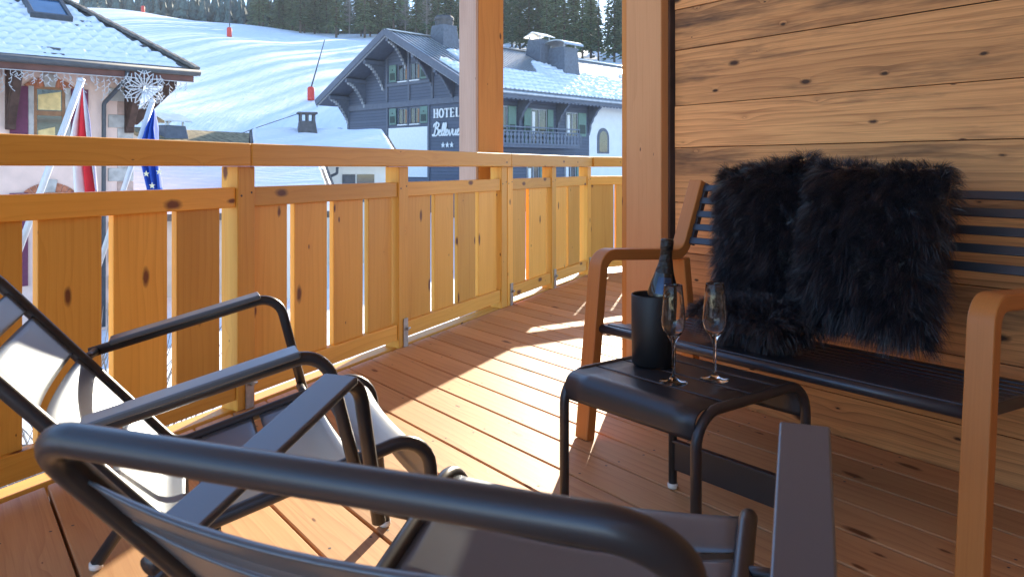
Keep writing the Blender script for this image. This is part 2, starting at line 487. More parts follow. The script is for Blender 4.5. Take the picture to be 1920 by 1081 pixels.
def setting(name, mb, mat, smooth=False, kind='structure', bevel=0):
    o = part(name, mb, mat, smooth=smooth, bevel=bevel); o["kind"] = kind
    return o
def dup(root, loc=None, rz=None, label=None, scale=None):
    """a copy of a thing with its parts and sub-parts"""
    r = root.copy(); COL.objects.link(r)
    if loc is not None: r.location = loc
    if rz is not None: r.rotation_euler = (0, 0, rz)
    if scale is not None: r.scale = scale
    if label: r["label"] = label
    for ch in list(root.children):
        c = ch.copy(); COL.objects.link(c); c.parent = r
        for gch in list(ch.children):
            d = gch.copy(); COL.objects.link(d); d.parent = c
    return r
def fillet(pts, rad, seg=6):
    """round the inner corners of a polyline (any dimension)"""
    pts = [Vector(p) for p in pts]; out = [pts[0]]
    for i in range(1, len(pts) - 1):
        r = rad[i] if isinstance(rad, (list, tuple)) else rad
        a, b, c = pts[i - 1], pts[i], pts[i + 1]
        d1 = (a - b).normalized(); d2 = (c - b).normalized()
        ang = math.acos(max(-1, min(1, d1.dot(d2))))
        if r <= 0 or ang > math.pi - 0.02: out.append(b); continue
        t = min(r / math.tan(ang / 2), (a - b).length * 0.49, (c - b).length * 0.49)
        rr = t * math.tan(ang / 2)
        cen = b + (d1 + d2).normalized() * (rr / math.sin(ang / 2))
        p0 = b + d1 * t; p1 = b + d2 * t
        v0 = p0 - cen; v1 = p1 - cen; th = math.acos(max(-1, min(1, v0.normalized().dot(v1.normalized()))))
        for k in range(seg + 1):
            q = k / seg
            out.append(cen + (v0 * math.sin((1 - q) * th) + v1 * math.sin(q * th)) / math.sin(th))
    out.append(pts[-1])
    return out

# directions on the balcony
W = Vector((0.59, -0.807, 0)).normalized()      # along the wall, bench and deck boards (towards the viewer)
N = Vector((0.807, 0.59, 0)).normalized()       # from the balcony into the wall
RA = Vector((-1.06, 3.11, 0))                   # a point at the foot of the railing
RD = Vector((0.4036, 0.915, 0)).normalized()    # along the railing, away from the viewer
RO = Vector((-0.915, 0.4036, 0)).normalized()   # outwards
RC = RA + RD * 4.375                            # corner of the railing
FD = Vector((0.848, 0.53, 0)).normalized()      # along the far railing
FO = Vector((-0.53, 0.848, 0)).normalized()
Z = Vector((0, 0, 1))
WALLP = Vector((1.081, 2.90, 0))

# ================================================================== SETTING
# ---- terrain: one sheet, level round the houses, then the ski slope and the wooded hill behind it
def ground_z(x, y):
    z = -3.2
    ys = 44 + 0.05 * x
    if y > ys:
        t = y - ys
        crest = 205
        s1 = 0.231 - 0.00035 * (x + 67)
        s1 = min(0.30, max(0.17, s1))
        tt = min(t, crest)
        prof = 1.12 * tt if tt < 105 else 1.12 * 105 + 0.88 * (tt - 105)
        z += s1 * prof * (0.35 + 0.65 * min(1, tt / 40))
        if t > crest:
            u = t - crest
            z += 0.06 * min(u, 60) + (0.115 * (u - 60) if u > 60 else 0)
        z += (0.45 + 0.7 * min(1, max(0, (t - 90) / 50))) * math.sin(x * 0.045 + 1.3) * math.sin(y * 0.034) * min(1, t / 60) + 0.35 * math.sin(x * 0.16 + y * 0.11) * min(1, t / 40)
    return z
mb = MB()
xs = np.concatenate([np.linspace(-520, -160, 14), np.linspace(-150, 150, 101), np.linspace(160, 520, 14)])
ys_ = np.concatenate([np.linspace(-200, -40, 8), np.linspace(-30, 330, 121), np.linspace(340, 680, 20)])
for x in xs:
    for y in ys_: mb.v.append((float(x), float(y), ground_z(float(x), float(y))))
ny = len(ys_)
for i in range(len(xs) - 1):
    for j in range(ny - 1):
        a = i * ny + j
        mb.face([a, a + ny, a + ny + 1, a + 1])
setting('snowy_ground', mb, 'slope', smooth=True)
# a cleared village street below the balcony
mb = MB()
mb.grid(lambda a, b: (-30 + 60 * a, 6.0 + 9.0 * a + (b - 0.5) * 5, -3.19), 20, 2)
setting('street', mb, 'asphalt')

# ---- deck: one board next to the other, each with its own grain, a gap between two
mb = MB()
PITCH, GAP = 0.1655, 0.008
def rail_s(nv):
    p = RA + RO * 0.005
    r = (nv - p.dot(N)) / RD.dot(N)
    return p + RD * r
k0 = math.floor((-2.0 - 1.436) / PITCH)
for k in range(k0, 42):
    n0 = 1.436 + k * PITCH; nm = n0 + PITCH / 2
    pl = rail_s(nm)
    if (pl - RA).dot(RD) > (RC - RA).dot(RD):
        r = (nm - RC.dot(N)) / FD.dot(N); pl = RC + FD * r
    if (pl - RA).dot(RD) < -5.5: continue
    s_far = pl.dot(-W)
    s_near = -2.6 if nm < WALLP.dot(N) else 2.45
    if nm - PITCH / 2 < WALLP.dot(N) < nm + PITCH / 2:
        s_near = -2.6
    if s_far - s_near < 0.2: continue
    # the ends are cut along the railing
    sl = RD.dot(-W) / RD.dot(N) if (pl - RA).dot(RD) <= 4.375 else FD.dot(-W) / FD.dot(N)
    hw = (PITCH - GAP) / 2
    th = 0.027
    ou, ov, ti = random.uniform(0, 60), random.uniform(0, 60), random.random()
    cuts = [s_near, s_far]
    def P(n_, s_, z_): return tuple(N * (nm + n_) - W * s_ + Z * z_)
    b = len(mb.v)
    ch = 0.003
    prof = [(-hw, -th), (-hw, -ch), (-hw + ch, 0), (hw - ch, 0), (hw, -ch), (hw, -th)]
    for e in (0, 1):
        for (q, z_) in prof:
            mb.v.append(P(q, s_near if e == 0 else s_far + sl * q, z_))
    m = len(prof)
    for i in range(m):
        j = (i + 1) % m
        mb.face([b + i, b + m + i, b + m + j, b + j], [(s_near + ou, prof[i][0] + ov), (s_far + ou, prof[i][0] + ov), (s_far + ou, prof[j][0] + ov), (s_near + ou, prof[j][0] + ov)], ti)
    mb.face([b + i for i in range(m)], [(ou, prof[i][0] + ov) for i in range(m)], ti)
    mb.face([b + m + i for i in range(m)][::-1], [(ou, prof[i][0] + ov) for i in range(m)][::-1], ti)
setting('balcony_deck', mb, 'deck')
# screw heads: two to a board over every joist
mb = MB()
for k in range(-9, 24):
    nm = 1.436 + k * PITCH + PITCH / 2
    for j in range(-2, 12):
        s_ = 0.31 + j * 0.52
        p = N * nm - W * s_
        if (p - RA).dot(RO) > -0.10 or nm > 2.55: continue
        for q in (-0.055, 0.055):
            c = p + N * (q + random.uniform(-.003, .003)) - W * random.uniform(-.006, .006)
            mb.lathe([(0.0042, 0.0006), (0.0, 0.0007)], (c.x, c.y, 0), 8)
setting('deck_screws', mb, 'chimney_dark')
# the carcass under the boards
mb = MB()
ptsd = [RA - RD * 5 - RO * 0.02, RC - RO * 0.03, RC + FD * 4, RC + FD * 4 - W * -9, RA - RD * 5 + W * 4 + N * 6]
poly = [(p.x, p.y) for p in ptsd]
mb.prism(poly, (0, 0, -0.22), (1, 0, 0), (0, 1, 0), (0, 0, 1), 0.185)
part('balcony_floor_slab', mb, 'dark_timber', fix=True)["kind"] = 'structure'

# ================================================================== CHALET PARTS ROUND THE BALCONY
# ---- old plank wall behind the bench
t0 = -0.66   # where the wall meets the corner post, along W from WALLP
wall = thing('plank_wall', 'reclaimed wide plank wall with dark knots behind the bench', 'wall', tuple(WALLP), kind='thing')
mb = MB()
edges = [-0.10, 0.145, 0.36, 0.585, 0.80, 1.035, 1.215, 1.455, 1.63, 1.86, 2.06, 2.30, 2.55, 3.0]
stains = [0.0, 0.1, 0.25, 0.15, 0.3, 0.12, 0.22, 0.62, 0.1, 0.3, 0.1, 0.2, 0.1]
for i in range(len(edges) - 1):
    z0, z1 = edges[i], edges[i + 1]
    a, b_ = t0, 5.2
    dpt = 0.03 + 0.0015 * (i % 3)
    mb.box(WALLP + W * ((a + b_) / 2) + N * (0.05 - dpt / 2) + Z * ((z0 + z1) / 2), W, N, Z, b_ - a, dpt, z1 - z0 - 0.003, stain=stains[i])
part('planks', mb, 'oldwood', wall, bevel=0.0012, world=True)
mb = MB()
mb.box(WALLP + W * 2.27 + N * 0.10 + Z * 1.4, W, N, Z, 5.86, 0.09, 3.16)
part('backing', mb, 'dark_timber', wall, world=True)
# the chalet's end wall closes the balcony behind the viewer
mb = MB()
for i in range(len(edges) - 1):
    z0, z1 = edges[i], edges[i + 1]
    mb.box(WALLP + W * (3.55 + 0.0015 * (i % 3)) - N * 2.1 + Z * ((z0 + z1) / 2), N, W, Z, 4.3, 0.05, z1 - z0 - 0.0018)
part('end_wall', mb, 'soffit', wall, bevel=0.0012, world=True)
# ---- corner post at the end of the wall
mb = MB()
cp = WALLP + W * (t0 - 0.145)
mb.box(cp + W * 0.006 + N * 0.045 + Z * 1.498, W, N, Z, 0.215, 0.16, 2.996)
post = part('corner_post', mb, 'post', bevel=0.006)
tag(post, 'broad smooth timber corner post at the end of the plank wall', 'post')
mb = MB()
mb.box(cp + W * 0.116 + N * 0.035 + Z * 1.3, W, N, Z, 0.016, 0.05, 2.6)  # dark strip filling the gap to the wall, shade put into its colour
part('shaded_gap_strip', mb, 'dark_timber', post, bevel=0.002)
mb = MB()
mb.box(cp - W * 0.124 + N * 0.03 + Z * 1.3, W, N, Z, 0.030, 0.11, 2.6)
part('edge_lath', mb, 'pillar', post, bevel=0.003)
# ---- roof post beyond the railing
pc = Vector((-0.207, 5.60, 0))
mb = MB()
PX = W; PY = N
mb.box(pc + Z * (-0.3), PX, PY, Z, 0.212, 0.212, 6.2)
rp = part('roof_post', mb, 'pillar', bevel=0.006)
mb = MB(); mb.box(pc - N * 0.1175 + Z * (-0.3), W, N, Z, 0.214, 0.022, 6.2)
part('weathered_face', mb, 'greyed', rp, bevel=0.004)
tag(rp, 'square weathered timber roof post standing just outside the railing', 'post', kind='thing')
# ---- roof overhang above the balcony (boards on rafters, out of the frame)
mb = MB()
e0 = RA - RD * 5.0 + RO * 0.38; e1 = RC + RO * 0.38 + FO * 0.25
cor = [e0, e1, e1 + FD * 5.0, RA - RD * 5 + W * 3.5 + N * 6.5]
nb = 40
mb.prism([(p.x, p.y) for p in cor], (0, 0, 3.0), (1, 0, 0), (0, 1, 0), (0, 0, 1), 0.06)
roof = part('roof_overhang', mb, 'soffit', fix=True); roof["kind"] = 'structure'

# ---- railing
rail = thing('balcony_railing', 'orange larch balcony railing with wide upright boards and a chunky handrail', 'railing', tuple(RA), kind='thing')
def on_rail(s, o, z): return RA + RD * s + RO * o + Z * z
def on_far(s, o, z): return RC + FD * s + FO * o + Z * z
posts = [-2.35, -1.15, 0.03, 1.205, 2.5, 2.60, 3.45, 4.335]
# handrail
mb = MB()
for a, b_ in ((-4.5, 0.02), (0.023, 2.548), (2.551, 4.40)):
    mb.box(on_rail((a + b_) / 2, 0.035, 1.0), RD, RO, Z, b_ - a, 0.135, 0.09)
part('handrail', mb, 'larch', rail, bevel=0.006, world=True)
mb = MB()
mb.box(on_far(1.80, 0.0, 1.0), FD, FO, Z, 3.64, 0.135, 0.088)
part('handrail', mb, 'larch', rail, bevel=0.006, world=True)
br_me = None
for i, s in enumerate(posts):
    mb = MB()
    w_ = 0.095 if i not in (4, 5) else 0.09
    mb.box(on_rail(s, 0.0425, 0.477), RD, RO, Z, w_, 0.085, 0.954)
    p = part('post', mb, 'larch', rail, bevel=0.004, world=True)
    for q in (-0.028, 0.028):
        sc2 = part('screw', MB().tube([on_rail(s + q, 0.001, 0.845 + q * 0.2), on_rail(s + q, -0.0012, 0.845 + q * 0.2)], 0.0045, 8), 'chimney_dark', p, world=True)
        sc2.location = (0, 0, 0)
    # steel foot plate with a bolt
    if i not in (4,):
        mb = MB()
        q = on_rail(s + w_ / 2 + 0.004, 0.02, 0.06)
        mb.box(on_rail(s + 0.012, -0.004, 0.075), RD, RO, Z, 0.042, 0.007, 0.15)
        mb.tube([on_rail(s + 0.016, -0.004, 0.095), on_rail(s + 0.016, -0.022, 0.095)], 0.009, 8)
        mb.tube([on_rail(s + 0.016, -0.012, 0.095), on_rail(s + 0.045, -0.012, 0.095)], 0.006, 8)
        b = part('foot_bracket', mb, 'steel', p, bevel=0.001, world=True)
        b.location = (0, 0, 0)
spans = [(-4.4, -2.40), (-2.30, -1.20), (-1.10, -0.02), (0.08, 1.155), (1.255, 2.452), (2.648, 3.40), (3.50, 4.285)]
for a, b_ in spans:
    mb = MB(); mb.box(on_rail((a + b_) / 2, 0.030, 0.833), RD, RO, Z, b_ - a, 0.042, 0.078)
    part('mid_rail', mb, 'larch', rail, bevel=0.004, world=True)
    mb = MB(); mb.box(on_rail((a + b_) / 2, 0.030, 0.085), RD, RO, Z, b_ - a, 0.042, 0.082)
    part('bottom_rail', mb, 'larch', rail, bevel=0.004, world=True)
boards = [(-2.26, -2.06), (-2.02, -1.80), (-1.76, -1.53), (-1.49, -1.30), (-1.085, -0.865), (-0.818, -0.6), (-0.556, -0.335), (-0.294, -0.085), (0.085, 0.307), (0.355, 0.584), (0.633, 0.87), (0.916, 1.13), (1.265, 1.541), (1.591, 1.819), (1.874, 2.114), (2.16, 2.43), (2.66, 2.936), (3.0, 3.36), (3.52, 3.816), (3.86, 4.15)]
for a, b_ in boards:
    mb = MB(); mb.box(on_rail((a + b_) / 2, 0.040 + 0.002 * random.random(), 0.46), RD, RO, Z, b_ - a, 0.026, 0.67)
    part('board', mb, 'larch', rail, bevel=0.003, world=True)
# far panel beyond the corner
for s in (1.2, 2.35, 3.5):
    mb = MB(); mb.box(on_far(s + 0.05, 0.03, 0.477), FD, FO, Z, 0.09, 0.085, 0.954)
    part('post', mb, 'larch', rail, bevel=0.004, world=True)
for a, b_ in ((-0.015, 1.2), (1.3, 2.35), (2.45, 3.5)):
    for zz, hh, nm_ in ((0.833, 0.078, 'mid_rail'), (0.085, 0.082, 'bottom_rail')):
        mb = MB(); mb.box(on_far((a + b_) / 2, 0.02, zz), FD, FO, Z, b_ - a, 0.042, hh)
        part(nm_, mb, 'larch', rail, bevel=0.004, world=True)
    k = 4; wv = (b_ - a) / k
    for j in range(k):
        mb = MB(); mb.box(on_far(a + wv * (j + 0.5), 0.03, 0.46), FD, FO, Z, wv - 0.028, 0.026, 0.67)
        part('board', mb, 'larch', rail, bevel=0.003, world=True)
# edging board along the foot of the railing
mb = MB()
for a, b_ in ((-4.5, 0.0), (0.003, 2.0), (2.003, 4.42)):
    mb.box(on_rail((a + b_) / 2, 0.062, -0.02), RD, RO, Z, b_ - a, 0.075, 0.05)
part('edging_board', mb, 'larch', rail, bevel=0.003, world=True)

# ================================================================== FURNITURE
# ---- lounge chair: local u = right, v = forward (0 at the top of the front bend), z up
def make_chair(label):
    root = thing('lounge_chair', label, 'chair', group='low metal lounge chairs')
    w, wf = 0.525, 0.46
    prof2 = [(0.085, 0.012), (0.052, 0.408), (-0.427, 0.275), (-0.825, 0.722)]
    fp = fillet([Vector((p[0], p[1], 0)) for p in prof2], [0, 0.065, 0.055, 0], 7)
    S = [0.0]
    for i in range(1, len(fp)): S.append(S[-1] + (fp[i] - fp[i - 1]).length)
    def at(s):
        s = max(0, min(S[-1], s))
        for i in range(1, len(S)):
            if s <= S[i]:
                q = (s - S[i - 1]) / (S[i] - S[i - 1]); p = fp[i - 1].lerp(fp[i], q); d = (fp[i] - fp[i - 1]).normalized()
                return p.x, p.y, d
    rt = 0.0145
    def half(s): return (wf + (w - wf) * min(1, s / 0.40) + 0.03 * max(0, min(1, (s - 0.95) / 0.5))) / 2
    left = [Vector((-half(S[i]), p.x, p.y)) for i, p in enumerate(fp[:-1])]
    right = [Vector((half(S[i]), p.x, p.y)) for i, p in enumerate(fp[:-1])]
    tl = Vector((-w / 2 - 0.015, fp[-1].x, fp[-1].y)); tr = Vector((w / 2 + 0.015, fp[-1].x, fp[-1].y))
    top = fillet([left[-1], tl, tr, right[-1]], 0.055, 8)
    mb = MB().tube(left[:-1] + top + right[::-1][1:], rt, 16)
    part('frame', mb, 'anthracite', root, smooth=True)
    # dished slats between the side tubes; the narrow gaps show what lies behind
    iv = [(0.265, 0.490), (0.506, 0.650), (0.666, 0.810), (0.826, 0.985), (1.001, 1.155), (1.171, 1.295), (1.311, S[-1] - 0.075)]
    for a, b_ in iv:
        mb = MB()
        def fn(p, q, a=a, b_=b_):
            s = a + (b_ - a) * p; v_, z_, d = at(s); u_ = (q * 2 - 1) * (half(s) - 0.004)
            sag = 0.026 * (1 - (q * 2 - 1) ** 2) * (0.45 + 0.55 * min(1, max(0, (s - 0.38) / 0.15)))
            nrm = Vector((d.y, -d.x, 0))     # under / behind
            nrm = -nrm
            e = 0.006 * (1 - min(1, min(p, 1 - p) / 0.08)) ** 2 * (1 - (q * 2 - 1) ** 4)
            return (u_, v_ + nrm.x * (sag + e), z_ + nrm.y * (sag + e))
        mb.grid(fn, 14, 16)
        part('slat', mb, 'sheet', root, smooth=True, solid=0.003)
    # rear legs
    for sg in (-1, 1):
        mb = MB().tube(fillet([(sg * (w / 2 - 0.012), -0.36, 0.282), (sg * (w / 2 + 0.004), -0.47, 0.20), (sg * (w / 2 + 0.015), -0.60, 0.012)], 0.05), rt, 14)
        lg = part('leg', mb, 'anthracite', root, smooth=True)
        mb = MB().lathe([(0.0, 0), (0.012, 0), (0.0155, 0.004), (0.0155, 0.016), (0.0, 0.016)], (sg * (w / 2 + 0.015), -0.60, 0))
        part('foot_cap', mb, 'clear', lg, smooth=True)
        mb = MB().lathe([(0.0, 0), (0.012, 0), (0.0155, 0.004), (0.0155, 0.016), (0.0, 0.016)], (sg * wf / 2, 0.085, 0))
        part('foot_cap', mb, 'clear', root, smooth=True)
    # cross bar under the seat
    mb = MB().tube([(-w / 2 + 0.01, -0.36, 0.272), (w / 2 - 0.01, -0.36, 0.272)], 0.010, 12)
    part('cross_bar', mb, 'anthracite', root, smooth=True)
    # arms: a bent tube from the seat up and back to the backrest, a flat slat on top
    for sg in (-1, 1):
        ua = sg * 0.348
        path = fillet([(ua, -0.105, 0.335), (ua, -0.175, 0.612), (ua, -0.62, 0.498)], 0.055, 8)
        mb = MB().tube(path, 0.0125, 14)
        mb.tube([(ua, -0.118, 0.365), (sg * 0.255, -0.118, 0.362)], 0.010, 12)
        mb.tube([(ua, -0.605, 0.502), (sg * 0.258, -0.625, 0.500)], 0.010, 12)
        arm = part('armrest', mb, 'anthracite', root, smooth=True)
        p0 = Vector((ua, -0.222, 0.6135)); p1 = Vector((ua, -0.575, 0.5235))
        d = (p1 - p0).normalized(); sdv = Vector((1, 0, 0)); upv = sdv.cross(d); upv = upv if upv.z > 0 else -upv
        mb = MB().box((p0 + p1) / 2, d, sdv, upv, (p1 - p0).length, 0.062, 0.013)
        part('armrest_slat', mb, 'sheet', arm, bevel=0.004)
    return root
chair_a = make_chair('low grey metal lounge chair close to the viewer, seen from behind')
chair_a.location = (0.131, 1.360, 0); chair_a.rotation_euler = (0, 0, -0.357)
chair_b = dup(chair_a, (-0.325, 1.865, 0), -1.165, 'low grey metal lounge chair beside the railing, sunlight on its backrest')

# ---- low side table
TL = Vector((0.138, 2.094, 0)); TH = Vector((0.789, 0.615, 0)).normalized(); TW = Vector((0.615, -0.789, 0)).normalized()
table = thing('side_table', 'low black metal side table with curved ends holding the glasses', 'table', tuple(TL))
def tl(a, b, z): return TW * a + TH * b + Z * z
TZ, TD, TWD = 0.405, 0.43, 0.435
for a in (0.0, TWD):
    path = fillet([tl(a, 0, 0.012), tl(a, 0, TZ), tl(a, TD, TZ), tl(a, TD, 0.012)], 0.075, 8)
    part('leg_hoop', MB().tube(path, 0.0125, 16), 'anthracite', table, smooth=True)
    for b_ in (0, TD):
        part('foot_cap', MB().lathe([(0.0, 0), (0.012, 0), (0.0155, 0.004), (0.0155, 0.016), (0.0, 0.016)], tl(a, b_, 0)), 'clear', table, smooth=True)
tp = fillet([Vector((0, 0.335, 0)), Vector((0, TZ, 0)), Vector((TD, TZ, 0)), Vector((TD, 0.30, 0))], 0.075, 8)
TS = [0.0]
for i in range(1, len(tp)): TS.append(TS[-1] + (tp[i] - tp[i - 1]).length)
def tat(s):
    for i in range(1, len(TS)):
        if s <= TS[i] + 1e-9:
            return tp[i - 1].lerp(tp[i], (s - TS[i - 1]) / (TS[i] - TS[i - 1]))
    return tp[-1]
for a, b_ in ((0.004, 0.160), (0.168, 0.265), (0.273, 0.370), (0.378, TS[-1] - 0.01)):
    mb = MB().grid(lambda p, q, a=a, b_=b_: tl(0.004 + (TWD - 0.008) * q, tat(a + (b_ - a) * p).x, tat(a + (b_ - a) * p).y + 0.006), 16, 6)
    part('top_slat', mb, 'anthracite', table, smooth=True, solid=0.004)
mb = MB().box(tl(TWD / 2, TD, 0.098), TW, TH, Z, TWD, 0.010, 0.082)
part('stretcher_board', mb, 'anthracite', table, bevel=0.003)
mb = MB().box(tl(TWD / 2, TD, 0.142), TW, TH, Z, TWD, 0.020, 0.008)
part('stretcher_rail', mb, 'black_slat', table, bevel=0.002)

# ---- cooler, bottle, glasses
TOPZ = TZ + 0.0085
bc = Vector((0.386, 2.166, TOPZ))
mb = MB().lathe([(0.0, 0.004), (0.054, 0.002), (0.0585, 0.006), (0.0600, 0.10), (0.0605, 0.190), (0.0590, 0.193), (0.0560, 0.190), (0.0550, 0.10), (0.0545, 0.012), (0.0, 0.012)], (0, 0, 0), 48)
bk = part('wine_cooler', mb, 'bucket', smooth=True)
bk.location = bc; tag(bk, 'matt black cylinder wine cooler on the side table', 'wine cooler')
bottle = thing('wine_bottle', 'dark sparkling wine bottle leaning in the black cooler', 'bottle', tuple(bc + Vector((0.010, 0.004, 0.022))))
tilt = Matrix.Rotation(R(4.5), 4, 'Y') @ Matrix.Rotation(R(3), 4, 'X')
def tilted(o): o.matrix_local = tilt @ o.matrix_local; return o
mb = MB().lathe([(0.0, 0.006), (0.030, 0.0), (0.042, 0.004), (0.0425, 0.15), (0.041, 0.175), (0.034, 0.205), (0.024, 0.235), (0.0175, 0.255)], (0, 0, 0), 36)
tilted(part('bottle_body', mb, 'bottle', bottle, smooth=True))
mb = MB().lathe([(0.0255, 0.232), (0.0195, 0.252), (0.0165, 0.270), (0.0158, 0.292), (0.0175, 0.296), (0.0178, 0.316), (0.0165, 0.322), (0.0, 0.323)], (0, 0, 0), 36)
tilted(part('foil_capsule', mb, 'foil', bottle, smooth=True))
mb = MB()
for k in range(10):
    pass
b0 = len(mb.v)
for (r_, h_) in ((0.0412, 0.178), (0.0342, 0.207), (0.0288, 0.222)):
    for j in range(13):
        a = R(-130 + j * 5.5)
        mb.v.append(((r_ + 0.0007) * math.cos(a), (r_ + 0.0007) * math.sin(a), h_))
for i in range(2):
    for j in range(12):
        q = b0 + i * 13 + j; mb.face([q, q + 1, q + 14, q + 13])
tilted(part('neck_label_highlight', mb, 'label', bottle, smooth=True))  # label patch carrying the painted blue highlight

def make_glass(label):
    o_prof = [(0.0, 0.0), (0.036, 0.0), (0.0365, 0.0012), (0.030, 0.003), (0.014, 0.006), (0.0065, 0.013), (0.0045, 0.022), (0.0037, 0.05), (0.0037, 0.088), (0.0048, 0.098), (0.012, 0.110), (0.024, 0.126), (0.0295, 0.142), (0.0300, 0.155), (0.0278, 0.185), (0.0250, 0.215), (0.0226, 0.242), (0.0220, 0.2435),
              (0.0214, 0.242), (0.0238, 0.215), (0.0266, 0.185), (0.0288, 0.155), (0.0283, 0.143), (0.023, 0.128), (0.011, 0.1135), (0.0, 0.110)]
    o = part('champagne_flute', MB().lathe(o_prof, (0, 0, 0), 40), 'glass', smooth=True)
    tag(o, label, 'wine glass', 'empty champagne glasses on the side table')
    return o
gl = make_glass('empty champagne flute standing in front of the black cooler')
gl.location = (0.404, 1.990, TOPZ)
g2 = gl.copy(); COL.objects.link(g2); g2.location = (0.514, 2.015, TOPZ)
g2["label"] = 'empty champagne flute away from the cooler, against the bench'

# ---- bench
BO = Vector((0.315, 2.835, 0)); BU = Vector((0.605, -0.796, 0)).normalized(); BN = Vector((0.796, 0.605, 0)).normalized()
BL = 1.274
bench = thing('garden_bench', 'two-seat bench with bent wooden arms and black metal slats', 'bench', tuple(BO))
def bl(t, n, z): return BU * t + BN * n + Z * z
def band(path, th):
    """outline of a strip of thickness th along a 2-D path"""
    L, Rr = [], []
    for i, p in enumerate(path):
        a = path[max(0, i - 1)]; b = path[min(len(path) - 1, i + 1)]
        d = (Vector(b) - Vector(a)); d.normalize(); nn = Vector((-d.y, d.x, 0))
        w_ = th[i] if isinstance(th, list) else th
        L.append((p.x + nn.x * w_ / 2, p.y + nn.y * w_ / 2)); Rr.append((p.x - nn.x * w_ / 2, p.y - nn.y * w_ / 2))
    return L + Rr[::-1]
def add_band(mb, path, th, t, wd):
    """solid strip: quads along the path, so the bend stays smooth"""
    o = band(path, th); n = len(path); b = len(mb.v)
    ou, ov = random.uniform(0, 50), random.uniform(0, 50)
    for k in (-1, 1):
        for (x, y) in o: mb.v.append(tuple(bl(t + k * wd / 2, x, y)))
    m = len(o); d = 0; D = [0]
    for i in range(1, n): D.append(D[-1] + (path[i] - path[i - 1]).length)
    th_ = th if not isinstance(th, list) else 0.04
    for i in range(n - 1):
        l0, l1, r0, r1 = i, i + 1, m - 1 - i, m - 2 - i
        u0, u1 = D[i] + ou, D[i + 1] + ou
        mb.face([b + l0, b + l1, b + r1, b + r0], [(u0, ov), (u1, ov), (u1, ov + th_), (u0, ov + th_)])
        mb.face([b + m + l0, b + m + r0, b + m + r1, b + m + l1], [(u0, ov + 1), (u0, ov + 1 + th_), (u1, ov + 1 + th_), (u1, ov + 1)])
        mb.face([b + l0, b + m + l0, b + m + l1, b + l1], [(u0, ov + 2), (u0, ov + 2 + wd), (u1, ov + 2 + wd), (u1, ov + 2)])
        mb.face([b + r0, b + r1, b + m + r1, b + m + r0], [(u0, ov + 3), (u1, ov + 3), (u1, ov + 3 + wd), (u0, ov + 3 + wd)])
    mb.face([b, b + m - 1, b + m + m - 1, b + m]); mb.face([b + n - 1, b + m + n - 1, b + m + n, b + n])
for t in (0.0, BL):
    p1 = fillet([Vector((-0.075, 0.0, 0)), Vector((-0.005, 0.642, 0)), Vector((0.42, 0.615, 0)), Vector((0.535, 0.895, 0))], [0, 0.055, 0.07, 0], 8)
    mb = MB(); add_band(mb, p1, 0.040, t, 0.062)
    part('arm_frame', mb, 'teak', bench, fix=True, bevel=0.005)
    p2 = fillet([Vector((0.432, 0.60, 0)), Vector((0.455, 0.42, 0)), Vector((0.52, 0.0, 0))], 0.2, 6)
    mb = MB(); add_band(mb, p2, 0.038, t, 0.060)
    part('leg', mb, 'teak', bench, fix=True, bevel=0.005)
# seat
ns = 11
for k in range(ns):
    q = k / (ns - 1); n_ = 0.015 + 0.425 * q; z_ = 0.392 - 0.03 * math.sin(q * math.pi * 0.62) 
    mb = MB().box(bl(BL / 2, n_, z_), BU, BN, Z, BL - 0.066, 0.029, 0.012)
    part('seat_slat', mb, 'black_slat', bench, bevel=0.005)
mb = MB().tube([bl(0.033, -0.022, 0.384), bl(BL - 0.033, -0.022, 0.384)], 0.0155, 14)
part('front_rail', mb, 'black_slat', bench, smooth=True)
for t in (0.036, BL / 2, BL - 0.036):
    mb = MB().beam(bl(t, 0.0, 0.372), bl(t, 0.44, 0.345), 0.012, 0.03)
    part('seat_bearer', mb, 'black_slat', bench, bevel=0.002)
# backrest slats lean like the upright
for k, z_ in enumerate((0.869, 0.820, 0.769, 0.719, 0.668)):
    n_ = 0.443 + (z_ - 0.66) * 0.41
    up = (BN * 0.38 + Z * 0.925).normalized(); fr = up.cross(BU).normalized()
    mb = MB().box(bl(BL / 2, n_, z_), BU, up, fr, BL - 0.064, 0.027, 0.009)
    part('back_slat', mb, 'black_slat', bench, bevel=0.003)
for t in (0.037, BL - 0.037):
    mb = MB().beam(bl(t, 0.452, 0.65), bl(t, 0.546, 0.885), 0.010, 0.022, up=BN)
    part('back_bearer', mb, 'black_slat', bench, bevel=0.002)

